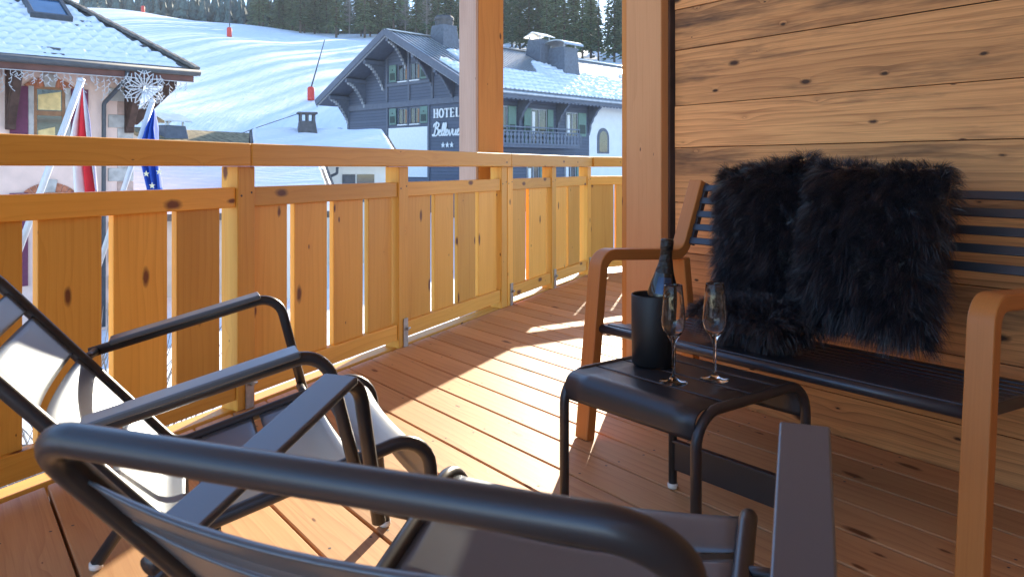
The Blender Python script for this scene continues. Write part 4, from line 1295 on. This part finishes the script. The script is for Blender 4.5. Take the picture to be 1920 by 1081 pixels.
# ribs of the sheet metal
mb = MB()
x = 0.3
while x < LENH - 0.2:
    mb.beam(gl_(x, GW / 2 - 0.05, GR + 0.015), gl_(x, 0.1, rz(0.1) + 0.015), 0.10, 0.07); x += 0.42
o = part('seam', mb, 'zinc', hroof); o.location = (0, 0, 0)
mb = MB(); mb.beam(gl_(-0.05, GW / 2, GR + 0.04), gl_(LENH, GW / 2, GR + 0.04), 0.5, 0.10)
o = part('ridge_cap', mb, 'zinc', hroof, bevel=0.02); o.location = (0, 0, 0)
# snow lying on the lower part, in rows
def hs(p, q):
    x = 0.7 + p * (LENH - 1.0)
    top = 5.2 + 0.9 * math.sin(x * 0.55) + 0.4 * math.sin(x * 1.7) - (2.3 if x < 3.2 else 0) - (1.2 * max(0, 1 - abs(x - 8) / 4))
    y = 0.12 + q * top
    row = (y / 0.62) % 1
    e = min(1, p / 0.004, (1 - p) / 0.004, q / 0.02, (1 - q) / 0.02)
    hgt = 0.06 + 0.20 * (1 - row) ** 1.2 * min(1, row * 8) * (0.75 + 0.25 * math.sin(x * 9 + math.floor(y / 0.62) * 2)) + 0.03 * math.sin(x * 15) + 0.03 * math.sin(x * 2.3 + y * 3)
    return gl_(x, y, rz(y) + hgt * e - 0.06 * (1 - e))
mb = MB().grid(hs, 360, 90)
o = part('snow', mb, 'snow', hroof, smooth=True); o.location = (0, 0, 0)
# far slope snow
mb = MB().grid(lambda p, q: gl_(0.4 + p * (LENH - 0.8), GW - 0.15 - q * 7.6, rz(GW - 0.15 - q * 7.6) + 0.12 + 0.03 * math.sin(p * 60 + q * 9)), 60, 20)
o = part('snow', mb, 'snow', hroof, smooth=True); o.location = (0, 0, 0)
# bargeboards with a pale scalloped lath
for sg in (0, 1):
    ye = -0.05 if sg == 0 else GW + 0.05
    mb = MB().beam(gl_(-0.06, GW / 2, GR - 0.10), gl_(-0.06, ye, rz(ye) - 0.10), 0.10, 0.46)
    bb = part('bargeboard', mb, 'trim_grey', hotel, world=True, bevel=0.02)
    mb = MB()
    n = 46
    for i in range(n):
        q = (i + 0.5) / n; y = GW / 2 + (ye - GW / 2) * q
        dv = (GY * (ye - GW / 2) + Z * (-GP * GW / 2)).normalized()
        mb.box(gl_(0.02, y, rz(y) - 0.40), dv, GX, dv.cross(GX), 0.15, 0.04, 0.10)
    mb.beam(gl_(0.02, GW / 2, GR - 0.33), gl_(0.02, ye, rz(ye) - 0.33), 0.04, 0.07)
    o = part('scalloped_lath', mb, 'trim_light', bb, bevel=0.01); o.location = (0, 0, 0)
# boarded underside
mb = MB()
for sg in (0, 1):
    ye = 0.05 if sg == 0 else GW - 0.05
    mb.beam(gl_(OVF / 2, GW / 2, GR - 0.34), gl_(OVF / 2, ye, rz(ye) - 0.34), OVF - 0.1, 0.03)
part('soffit', mb, 'trim_grey', hotel, world=True)
# purlins and scalloped brackets under the gable overhang
for y in (GW / 2, GW / 2 + 2.55, GW / 2 + 4.75, GW - OVS - 0.1, GW / 2 - 2.7, GW / 2 - 4.9):
    zt = rz(y) - 0.42
    mb = MB(); gb(mb, 0.1, OVF + 0.02, y - 0.13, y + 0.13, zt - 0.30, zt)
    pu = part('purlin', mb, 'trim_grey', hotel, world=True, bevel=0.02)
    mb = MB()
    n = 9
    prev = None
    pl = []
    for i in range(n + 1):
        q = i / n; x = 0.25 + (OVF - 0.25) * q ** 0.85; z_ = zt - 0.32 - 1.75 * q ** 1.5
        pl.append((x, z_)); 
        if i < n:
            q2 = (i + 0.5) / n; pl.append((0.25 + (OVF - 0.25) * q2 ** 0.85 - 0.06, zt - 0.32 - 1.75 * q2 ** 1.5 - 0.10))
    outer = [(x + 0.02, z_ + 0.14) for (x, z_) in pl][::-1]
    for i in range(len(pl) - 1):
        m = len(pl)
        mb.prism([pl[i], pl[i + 1], outer[m - 2 - i], outer[m - 1 - i]], gl_(0, y - 0.09, 0), GX, Z, GY, 0.18)
    o = part('bracket', mb, 'trim_light' if y >= GW / 2 else 'trim_grey', pu, fix=True); o.location = (0, 0, 0)
    mb = MB().prism([(0.5, zt - 0.30), (OVF, zt - 0.30), (OVF, zt - 2.0)], gl_(0, y - 0.05, 0), GX, Z, GY, 0.10)
    o = part('bracket_web', mb, 'trim_grey', pu, fix=True); o.location = (0, 0, 0)
# gable frame: posts, floor beams
mb = MB(); F = OVF
c_win = GW / 2 - 0.35
for y in (c_win - 2.45, c_win, c_win + 2.45): gb(mb, F - 0.10, F + 0.02, y - 0.10, y + 0.10, 5.55, rz(y) - 0.5)
gb(mb, F - 0.12, F + 0.02, OVS + 0.1, GW - OVS - 0.1, 5.15, 5.55)
gb(mb, F - 0.09, F + 0.02, c_win - 2.45, c_win + 2.45, 6.65, 6.86)
for y in (c_win - 2.08, c_win + 2.42): gb(mb, F - 0.09, F + 0.02, y - 0.09, y + 0.09, 0, 5.15)
gb(mb, F - 0.06, F + 0.02, GW - OVS - 0.2, GW - OVS, -3, 6.2)
part('timber_frame', mb, 'trim_grey', hotel, world=True, bevel=0.015)
# windows with green shutters on the gable
def gwin(y, z0, z1, wd):
    mb = MB()
    gb(mb, F - 0.06, F + 0.02, y - wd / 2 - 0.07, y - wd / 2, z0 - 0.07, z1 + 0.07); gb(mb, F - 0.06, F + 0.02, y + wd / 2, y + wd / 2 + 0.07, z0 - 0.07, z1 + 0.07)
    gb(mb, F - 0.06, F + 0.02, y - wd / 2, y + wd / 2, z1, z1 + 0.07); gb(mb, F - 0.055, F + 0.02, y - 0.03, y + 0.03, z0, z1)
    f = part('window', mb, 'trim_grey', hotel, world=True)
    mb = MB(); gb(mb, F - 0.02, F + 0.02, y - wd / 2, y + wd / 2, z0, z1)
    o = part('pane', mb, 'pane', f); o.location = (0, 0, 0)
    mb = MB(); gb(mb, F - 0.03, F - 0.021, y - wd / 2 + 0.02, y - wd / 2 + 0.20, z0 + 0.05, z1 - 0.06)
    o = part('curtain', mb, 'brown_frame', f); o.location = (0, 0, 0)
    mb = MB(); gb(mb, F - 0.16, F - 0.02, y - wd / 2 - 0.05, y + wd / 2 + 0.05, z0 - 0.13, z0 - 0.06)
    o = part('sill', mb, 'white', f); o.location = (0, 0, 0)
def gshut(y, z0, z1, wd, x=None):
    mb = MB(); gb(mb, F - 0.13, F - 0.07, y - wd / 2, y + wd / 2, z0, z1)
    s_ = part('shutter', mb, 'green', hotel, world=True, bevel=0.01)
    mb = MB()
    gb(mb, F - 0.15, F - 0.131, y - wd / 2 + 0.10, y + wd / 2 - 0.10, z0 + 0.12, z0 + (z1 - z0) * 0.52); gb(mb, F - 0.15, F - 0.131, y - 0.06, y + 0.06, z0 + (z1 - z0) * 0.66, z0 + (z1 - z0) * 0.74)
    o = part('panel', mb, 'dark_green', s_); o.location = (0, 0, 0)
for (z0, z1) in ((7.0, 8.05), (4.0, 5.0)):
    for sg in (-1, 1): gwin(c_win + sg * 0.66, z0, z1, 0.92)
    gshut(c_win + 1.72, z0 - 0.05, z1 + 0.08, 0.74); gshut(c_win - 1.65, z0 - 0.05, z1 + 0.08, 0.74)
mb = MB(); gb(mb, F - 0.05, F + 0.02, c_win - 1.95, c_win + 2.28, 0.3, 3.72)
part('blank_board', mb, 'white', hotel, world=True, bevel=0.01)
mb = MB(); gb(mb, F - 0.14, F - 0.0, 2.75, 2.95, 7.15, 7.33)
part('wall_lamp', mb, 'white', hotel, world=True, bevel=0.03)
# sign letters, built stroke by stroke
def gpt(a, z, o=0.0): return gl_(F - 0.03 - o, a, z)      # a = distance from the right eave along the gable
def strokes(mb, segs, a0, z0, sc, w, dep=0.07):
    for (x0, y0, x1, y1, ww_) in segs:
        p = Vector((x0, y0)); q = Vector((x1, y1)); d = (q - p); L = d.length; d.normalize()
        D3 = -GY * d.x + Z * d.y
        c = gpt(a0 - (x0 + x1) / 2 * sc, z0 + (y0 + y1) / 2 * sc, dep / 2 + random.uniform(0, 0.006))
        mb.box(c, D3, GX, D3.cross(GX).normalized(), L * sc, dep, (ww_ or w) * sc)
S_ = 0.05
H_ = [(.12, 0, .12, 1, .19), (.62, 0, .62, 1, .19), (.12, .5, .62, .5, .09), (-.02, .02, .27, .02, .06), (.47, .02, .76, .02, .06), (-.02, .98, .27, .98, .06), (.47, .98, .76, .98, .06)]
O_ = [(.37 + .33 * math.cos(R(a)), .5 + .47 * math.sin(R(a)), .37 + .33 * math.cos(R(a + 24)), .5 + .47 * math.sin(R(a + 24)), .11 + .09 * abs(math.cos(R(a + 12)))) for a in range(0, 360, 20)]
T_ = [(.37, 0, .37, 1, .19), (.22, .02, .52, .02, .06), (0, .97, .74, .97, .07), (.03, .80, .03, 1, .06), (.71, .80, .71, 1, .06)]
E_ = [(.12, 0, .12, 1, .19), (0, .03, .62, .03, .07), (0, .97, .60, .97, .07), (.12, .5, .45, .5, .07), (.60, 0, .60, .22, .07), (.58, .8, .58, 1, .07), (.45, .4, .45, .6, .06)]
L_ = [(.12, 0, .12, 1, .19), (-.02, .98, .27, .98, .06), (0, .03, .62, .03, .07), (.60, 0, .60, .24, .07)]
mb = MB(); a_ = 5.36
for ch in (H_, O_, T_, E_, L_):
    strokes(mb, ch, a_, 4.23, 0.60, 0.1); a_ -= 0.545
part('sign_lettering', mb, 'white', hotel, world=True)
# script word below
def curve_word(mb, pts, a0, z0, sc, r):
    P3 = []
    pp = [Vector((x, y, 0)) for x, y in pts]
    for i in range(len(pp) - 1):
        p0 = pp[max(0, i - 1)]; p1 = pp[i]; p2 = pp[i + 1]; p3 = pp[min(len(pp) - 1, i + 2)]
        for k in range(5):
            t_ = k / 5
            q = 0.5 * ((2 * p1) + (-p0 + p2) * t_ + (2 * p0 - 5 * p1 + 4 * p2 - p3) * t_ * t_ + (-p0 + 3 * p1 - 3 * p2 + p3) * t_ ** 3)
            P3.append(gpt(a0 - (q.x + q.y * 0.18) * sc, z0 + q.y * sc, 0.05))
    P3.append(gpt(a0 - (pp[-1].x + pp[-1].y * 0.18) * sc, z0 + pp[-1].y * sc, 0.05))
    mb.tube(P3, r, 8)
mb = MB()
A0, Z0, SC = 5.44, 3.03, 0.98
curve_word(mb, [(0.22, 0.98), (0.20, 0.60), (0.12, 0.10), (0.02, 0.02), (-0.06, 0.12)], A0, Z0, SC, 0.058)
curve_word(mb, [(-0.02, 0.62), (0.04, 0.80), (0.30, 0.90), (0.48, 0.80), (0.44, 0.62), (0.20, 0.52), (0.42, 0.48), (0.52, 0.28), (0.40, 0.06), (0.18, 0.02), (0.06, 0.14)], A0, Z0, SC, 0.060)
curve_word(mb, [(0.52, 0.16), (0.66, 0.22), (0.76, 0.34), (0.68, 0.42), (0.60, 0.30), (0.62, 0.08), (0.74, 0.02), (0.84, 0.12),
                (0.98, 0.50), (1.00, 0.80), (0.92, 0.84), (0.88, 0.55), (0.90, 0.12), (0.97, 0.02), (1.06, 0.12),
                (1.20, 0.50), (1.22, 0.80), (1.14, 0.84), (1.10, 0.55), (1.12, 0.12), (1.19, 0.02), (1.30, 0.14),
                (1.44, 0.34), (1.36, 0.42), (1.28, 0.30), (1.30, 0.08), (1.42, 0.02), (1.54, 0.16), (1.60, 0.40)], A0, Z0, SC, 0.050)
curve_word(mb, [(1.60, 0.40), (1.66, 0.10), (1.74, 0.02), (1.86, 0.30), (1.88, 0.42), (1.98, 0.36)], A0, Z0, SC, 0.050)
curve_word(mb, [(1.98, 0.40), (1.98, 0.12), (2.06, 0.02), (2.20, 0.14), (2.24, 0.40), (2.24, 0.10), (2.32, 0.02), (2.42, 0.16),
                (2.56, 0.34), (2.48, 0.42), (2.40, 0.30), (2.42, 0.08), (2.54, 0.02), (2.70, 0.16)], A0, Z0, SC, 0.050)
part('script_lettering', mb, 'white', hotel, world=True, smooth=True)
mb = MB()
for k in range(3): mb.prism(star_poly(0.20, 5, 0.42), gpt(4.44 - k * 0.42, 2.42, 0.06), -GY, Z, GX, 0.06)
part('sign_star', mb, 'white', hotel, world=True, fix=True)
# side: balcony, doors, windows
SY = OVS
def side_win(x0, x1, z0, z1, shut=(), pane='pane'):
    mb = MB()
    y0, y1 = SY - 0.06, SY + 0.05
    for (a, b_, c, d) in ((x0 - .07, x0, z0, z1), (x1, x1 + .07, z0, z1), (x0, x1, z1 - .08, z1), ((x0 + x1) / 2 - .04, (x0 + x1) / 2 + .04, z0, z1 - .08)): gb(mb, a, b_, y0, y1, c, d)
    f = part('window', mb, 'trim_light', hotel, world=True)
    mb = MB(); gb(mb, x0, x1, SY - 0.02, SY + 0.03, z0, z1 - .08)
    o = part('pane', mb, 'pane', f); o.location = (0, 0, 0)
    mb = MB(); gb(mb, x0 + 0.1, x0 + 0.38, SY - 0.03, SY - 0.021, z0 + 0.2, z1 - .2)
    o = part('curtain', mb, 'white', f); o.location = (0, 0, 0)
    for (a, b_) in shut:
        mb = MB(); gb(mb, a, b_, SY - 0.13, SY - 0.07, z0, z1)
        s_ = part('shutter', mb, 'green', hotel, world=True, bevel=0.01)
        mb = MB(); gb(mb, a + 0.12, b_ - 0.12, SY - 0.15, SY - 0.131, z0 + 0.2, z0 + (z1 - z0) * 0.5)
        o = part('panel', mb, 'dark_green', s_); o.location = (0, 0, 0)
side_win(2.75, 4.55, 2.6, 5.0, ((4.65, 5.4),)); side_win(7.0, 8.5, 2.6, 4.95, ((6.2, 6.9), (8.6, 9.2)))
side_win(10.75, 11.9, 3.2, 4.9, ((11.98, 12.9),))
side_win(2.4, 3.9, -0.6, 1.1, ((4.0, 5.1),)); side_win(6.6, 7.7, -0.6, 1.1, ((7.8, 8.9),)); side_win(10.6, 11.7, -0.6, 1.2, ((11.8, 13.0),))
mb = MB()
gb(mb, 1.9, 10.75, SY - 1.25, SY - 0.02, 2.25, 2.42)
for x in (1.9, 10.7): gb(mb, x, x + 0.1, SY - 1.22, SY - 1.12, 2.42, 3.62)
bal = part('balcony', mb, 'trim_grey', hotel, world=True, bevel=0.02)
mb = MB(); gb(mb, 1.9, 10.8, SY - 1.24, SY - 1.12, 3.55, 3.63); gb(mb, 1.9, 10.8, SY - 1.215, SY - 1.135, 3.28, 3.36); gb(mb, 1.9, 10.8, SY - 1.215, SY - 1.135, 2.44, 2.54)
# fretted boards: strips that leave diamond holes
x = 2.0
while x < 10.7:
    w_ = 0.36
    for sg in (-1, 1):
        pl = [(0, 2.54), (0.10, 2.54), (0.10, 2.66), (0.16, 2.74), (0.10, 2.83), (0.05, 2.93), (0.12, 3.02), (0.17, 3.12), (0.06, 3.20), (0.06, 3.28), (0, 3.28)]
        pl = [(0.18 - a, z_) for a, z_ in pl]
        pp_ = [(x + w_ / 2 + sg * (a), z_) for a, z_ in pl]
        for i in range(1, len(pp_) - 2):
            q = [pp_[i], pp_[i + 1], (x + w_ / 2 + sg * 0.18, pp_[i + 1][1]), (x + w_ / 2 + sg * 0.18, pp_[i][1])]
            if abs(q[0][1] - q[1][1]) < 1e-6: continue
            mb.prism(q, gl_(0, SY - 1.19, 0), GX, Z, GY, 0.03)
    x += w_
o = part('balustrade', mb, 'lattice_grey', bal, fix=True); o.location = (0, 0, 0)
# white part: arched window
mb = MB()
ax_, az_ = 15.1, 3.2
pl = [(ax_ - 0.72, 2.0), (ax_ + 0.72, 2.0)] + [(ax_ + 0.72 * math.cos(R(i * 15)), az_ + 0.72 * math.sin(R(i * 15))) for i in range(13)]
mb.prism(pl, gl_(0, SY - 0.03, 0), GX, Z, GY, 0.06)
f = part('window', mb, 'trim_grey', hotel, world=True, fix=True)
mb = MB(); pl = [(ax_ - 0.5, 2.1), (ax_ + 0.5, 2.1)] + [(ax_ + 0.5 * math.cos(R(i * 15)), az_ + 0.5 * math.sin(R(i * 15))) for i in range(13)]
mb.prism(pl, gl_(0, SY - 0.04, 0), GX, Z, GY, 0.02)
o = part('pane', mb, 'pane', f, fix=True); o.location = (0, 0, 0)
# eave of the side: fascia with gutter and scalloped brackets
mb = MB(); gb(mb, 0, LENH, 0.0, 0.08, GE - 0.52, GE - 0.20)
for i in range(110):
    gb(mb, 0.1 + i * 0.4, 0.34 + i * 0.4, 0.02, 0.07, GE - 0.60, GE - 0.521)
part('eave_board', mb, 'trim_grey', hotel, world=True)
mb = MB().tube([gl_(-0.1, -0.06, GE - 0.17), gl_(LENH, -0.06, GE - 0.17)], 0.11, 10)
part('gutter', mb, 'zinc', hotel, world=True, smooth=True)
mb = MB(); gb(mb, OVF, LENH - 1, 0.1, SY + 0.02, GE - 0.36, GE - 0.32)
part('eave_soffit', mb, 'trim_grey', hotel, world=True)
for x in (5.75, 9.75, 13.35):
    pl = [(0.1, GE - 0.36), (SY - 0.01, GE - 0.36), (SY - 0.01, GE - 2.6)]
    n = 8
    for i in range(1, n):
        q = i / n; pl.append((SY - 0.05 - (SY - 0.2) * q ** 1.6 - (0.07 if i % 2 else 0), GE - 2.5 + 2.05 * q ** 0.8))
    b = MB()
    b.prism(pl, gl_(x - 0.1, 0, 0), GY, Z, GX, 0.2)
    part('eave_bracket', b, 'trim_grey', hotel, world=True, fix=True)
# chimneys
chimney(hotel, gl_(4.5, GW / 2 - 0.9, 0), GX, GY, GR - 1.6, GR + 0.75, 1.75, 1.25, 'chimney', 'drum')
chimney(hotel, gl_(13.9, GW / 2 - 1.6, 0), GX, GY, GR - 2.2, GR + 0.75, 1.9, 1.3, 'chimney', 'slant')
chimney(hotel, gl_(14.9, GW / 2 - 3.2, 0), GX, GY, GR - 3.0, GR + 0.05, 2.0, 1.6, 'chimney', 'barrel')
# satellite dish at the back corner
mb = MB().lathe([(0.0, 0.0), (0.35, 0.06), (0.62, 0.20), (0.62, 0.22), (0.35, 0.09), (0, 0.03)], gl_(OVF - 0.2, GW - OVS + 0.75, 3.3), 20, axis=(-0.4, -1, 0.35))
mb.tube([gl_(OVF - 0.2, GW - OVS + 0.75, 3.3), gl_(OVF + 0.3, GW - OVS, 3.1)], 0.05, 6)
dish = part('satellite_dish', mb, 'zinc', smooth=True); tag(dish, 'grey satellite dish on the far wall corner of the hotel', 'satellite dish')

# ---- padded red poles and drag wires on the piste
def piste_pole(px, py, label, h, d, lean):
    p = at_px(px, py, d); z = ground_z(p.x, p.y); big = 0.5 if d > 200 else (0.7 if d > 120 else 1.0)
    t = thing('piste_marker', label, 'pole', (p.x, p.y, z), group='red padded poles on the ski slope')
    s = d / 100 * big
    part('padding', MB().lathe([(0, 0.0), (0.42 * s, 0.0), (0.45 * s, 0.2 * s), (0.45 * s, 1.5 * s), (0.3 * s, 1.7 * s), (0, 1.75 * s)], (0, 0, 0), 12), 'red_pad', t, smooth=True)
    part('mast', MB().tube([(0, 0, 1.5 * s), (lean, 0, h)], [0.10 * s, 0.05 * s], 6), 'wire', t)
piste_pole(583, 207, 'red padded pole with a leaning mast on the sunny slope beside the hotel gable', 7.0, 92, 1.6)
piste_pole(430, 100, 'red padded pole with upright mast out on the open slope', 9.5, 160, 0.3)
piste_pole(268, 20, 'small red padded pole at the top edge of the slope, above the pink house', 6, 245, 0.2)
mb = MB().tube([at_px(405, 268, 60), at_px(480, 240, 62), at_px(560, 213, 64)], 0.03, 5)
o = part('overhead_wire', mb, 'wire'); tag(o, 'thin dark overhead wire running up to the louvred chimney', 'wire')

# ---- conifers
def conifer_meshes(h, seed, mat, sparse=0.0, rad=0.17):
    r = random.Random(seed)
    tr = MB().tube([(0, 0, -1.0), (0, 0, h * 0.5), (0, 0, h * 0.99)], [h * 0.013, h * 0.008, 0.02], 7)
    cr = MB()
    z_ = h * (0.10 + 0.10 * r.random())
    while z_ < h * 0.985:
        q = z_ / h
        R0 = h * rad * (1 - q) ** 0.85 * (0.75 + 0.5 * r.random()) + 0.12
        nb = 7 if q < 0.8 else 5
        a0 = r.random() * 6.28
        for k in range(nb):
            if r.random() < 0.13 + sparse: continue
            a = a0 + k * 6.28 / nb + r.uniform(-0.35, 0.35)
            L = R0 * r.uniform(0.6, 1.15)
            dx, dy = math.cos(a), math.sin(a); droop = 0.28 + 0.25 * (1 - q)
            ns_ = 4
            for s in range(ns_):
                t_ = (s + 0.4 + 0.4 * r.random()) / ns_
                cx, cy = dx * L * t_, dy * L * t_
                cz = z_ - droop * L * t_ * t_ + 0.10 * L * t_
                sz = (0.34 + 0.16 * r.random()) * L * (1.15 - 0.55 * t_) * 0.62 + 0.10
                for m in range(2):
                    b = len(cr.v); ta = a + r.uniform(-1.0, 1.0)
                    ex, ey = math.cos(ta) * sz, math.sin(ta) * sz
                    wx, wy = -math.sin(ta) * sz * 0.42, math.cos(ta) * sz * 0.42
                    dz = -sz * r.uniform(0.15, 0.75); tw = r.uniform(-0.35, 0.35) * sz
                    cr.v += [(cx - ex * 0.4, cy - ey * 0.4, cz + 0.05), (cx + wx, cy + wy, cz + dz * 0.4 + tw), (cx + ex, cy + ey, cz + dz), (cx - wx, cy - wy, cz + dz * 0.4 - tw)]
                    cr.face([b, b + 1, b + 2, b + 3])
        z_ += h * 0.021 * (1.15 - 0.5 * q) + 0.12
    return tr.mesh('trunk', M['bark']), cr.mesh('crown', M[mat])
kinds = [conifer_meshes(24, 1, 'needles'), conifer_meshes(27, 2, 'needles', 0.1, 0.15), conifer_meshes(21, 3, 'needles', 0.0, 0.19), conifer_meshes(25, 4, 'needles', 0.2, 0.14)]
def bare_meshes(h, seed):
    r = random.Random(seed); tr = MB().tube([(0, 0, -1), (0.1, 0, h * 0.5), (0, 0, h)], [h * 0.012, h * 0.008, 0.03], 6); cr = MB()
    z_ = h * 0.2
    while z_ < h * 0.97:
        for k in range(5):
            a = r.random() * 6.28; L = h * 0.16 * (1.05 - z_ / h) * r.uniform(0.6, 1.2); d = Vector((math.cos(a), math.sin(a), r.uniform(-0.1, 0.35)))
            p = Vector((0, 0, z_)); cr.tube([p, p + d * L * 0.6, p + d * L + Z * 0.15 * L], [0.06, 0.04, 0.015], 4, cap=False)
            for m in range(5):
                q = p + d * L * r.uniform(0.3, 0.95); e = Vector((r.uniform(-1, 1), r.uniform(-1, 1), r.uniform(-0.6, 0.6))).normalized()
                cr.tube([q, q + e * L * 0.3], [0.03, 0.012], 3, cap=False)
        z_ += h * 0.022
    return tr.mesh('trunk', M['bare']), cr.mesh('crown', M['bare'])
kinds.append(bare_meshes(20, 9))
r = random.Random(5)
spots = []
GRP = 'conifers at the top of the ski slope'
def tree(kind, x, y, sc, label):
    t = thing('larch_tree' if kind == 4 else 'spruce_tree', label, 'tree', (x, y, ground_z(x, y)), r.random() * 6.28, GRP)
    t.scale = (sc * r.uniform(0.9, 1.12),) * 2 + (sc,)
    part('trunk', kinds[kind][0], None, t); part('crown', kinds[kind][1], None, t)
    return t
LB = {0: 'dark full spruce in the wood above the ski slope', 1: 'dark tall spruce in the wood above the ski slope', 2: 'dark broad spruce in the wood above the ski slope', 3: 'dark thin spruce in the wood above the ski slope', 4: 'pale bare larch among the dark spruces above the slope'}
front = [(486, 248), (505, 262), (523, 270), (548, 256), (566, 250), (590, 244), (612, 250), (634, 243), (655, 247), (677, 240), (694, 236), (715, 238), (738, 232), (760, 240), (780, 230), (800, 236), (822, 228), (845, 232), (868, 224), (895, 228), (920, 220), (945, 222),
         (960, 200), (975, 196), (992, 190), (1008, 198), (1025, 186), (1042, 192), (1058, 180), (1075, 186), (1092, 176), (1108, 182), (1122, 172), (1140, 190), (1152, 168), (1168, 178), (1190, 165), (1215, 172)]
for i, (px, d) in enumerate(front):
    k = r.choice((0, 1, 2, 3, 0, 1))
    if px in (760, 800, 655): k = 4
    d_ = d + r.uniform(-4, 4); x = (px - 960) / 1490 * d_
    sc = r.uniform(0.8, 1.15)
    if 1115 < px < 1150: sc *= 0.72
    if px < 530: sc *= 0.7
    tree(k, x, d_, sc, LB[k])
for i in range(70):
    px = r.uniform(530, 1290); d_ = r.uniform(225, 330) if px < 950 else r.uniform(195, 290)
    if 1115 < px < 1150: continue
    k = r.choice((0, 1, 2, 3))
    tree(k, (px - 960) / 1490 * d_, d_, r.uniform(0.8, 1.2), LB[k])
for i in range(105):
    px = r.uniform(470, 1320); d_ = r.uniform(255, 350) if px < 950 else r.uniform(215, 330)
    if 1118 < px < 1150 or 552 < px < 568: continue
    k = r.choice((0, 1, 2, 2, 0))
    tree(k, (px - 960) / 1490 * d_, d_, r.uniform(0.85, 1.2), LB[k])
# trees on the right beyond the frame's edge that shade the slope
for i in range(16):
    d_ = r.uniform(262, 300); px = r.uniform(600, 1000)
    k = r.choice((0, 1)); tree(k, (px - 960) / 1490 * d_, d_, r.uniform(1.0, 1.25), LB[k])
# far wood on the hill to the left: one mass
far = MB(); fr_ = random.Random(21)
for i in range(900):
    d_ = fr_.uniform(330, 560); px = fr_.uniform(150, 610); x = (px - 960) / 1490 * d_; zz = ground_z(x, d_)
    h = fr_.uniform(15, 24)
    for lv in range(6):
        b = len(far.v); z0_ = zz + h * (0.08 + 0.15 * lv); rr_ = h * 0.17 * (1 - lv / 6.5); n = 6; a0 = fr_.random() * 6
        far.v.append((x, d_, z0_ + h * 0.24))
        for j in range(n):
            q = rr_ * fr_.uniform(0.55, 1.2); far.v.append((x + q * math.cos(a0 + j * 1.047), d_ + q * math.sin(a0 + j * 1.047), z0_ - fr_.uniform(0, 0.06) * h))
        for j in range(n): far.face([b, b + 1 + j, b + 1 + (j + 1) % n])
o = setting('far_forest', far, 'far_needles', kind='stuff')
# bare shrub in the yard below, seen between two railing boards
mb = MB(); sr = random.Random(4)
for i in range(150):
    p = Vector((sr.uniform(-0.5, 0.5), sr.uniform(-0.5, 0.5), 0)); d = Vector((sr.uniform(-0.6, 0.6), sr.uniform(-0.6, 0.6), 1)).normalized()
    L = sr.uniform(1.2, 2.6); pts = [p]
    for k in range(4):
        d = (d + Vector((sr.uniform(-.3, .3), sr.uniform(-.3, .3), 0.05))).normalized(); pts.append(pts[-1] + d * L / 4)
    mb.tube(pts, [0.014, 0.012, 0.009, 0.006, 0.003], 4, cap=False)
sb = part('bare_shrub', mb, 'bare'); sb.location = (-4.3, 8.2, -3.2); sb.scale = (1, 1, 1.25)
tag(sb, 'leafless twiggy shrub behind the railing boards', 'shrub')

# ---- thin winter haze over the valley
me_h = MB().abox(-530, -210, -8, 530, 690, 165).mesh('haze', M['snow'])
hz = bpy.data.materials.new('haze'); hz.use_nodes = True
ht = hz.node_tree; ht.nodes.remove(ht.nodes["Principled BSDF"])
pv = ht.nodes.new("ShaderNodeVolumePrincipled"); pv.inputs["Color"].default_value = (0.80, 0.88, 1.0, 1); pv.inputs["Density"].default_value = 0.00022; pv.inputs["Anisotropy"].default_value = 0.2
ht.links.new(pv.outputs[0], ht.nodes["Material Output"].inputs["Volume"])
me_h.materials.clear(); me_h.materials.append(hz)
ho = bpy.data.objects.new('haze', me_h); COL.objects.link(ho); ho["kind"] = 'stuff'
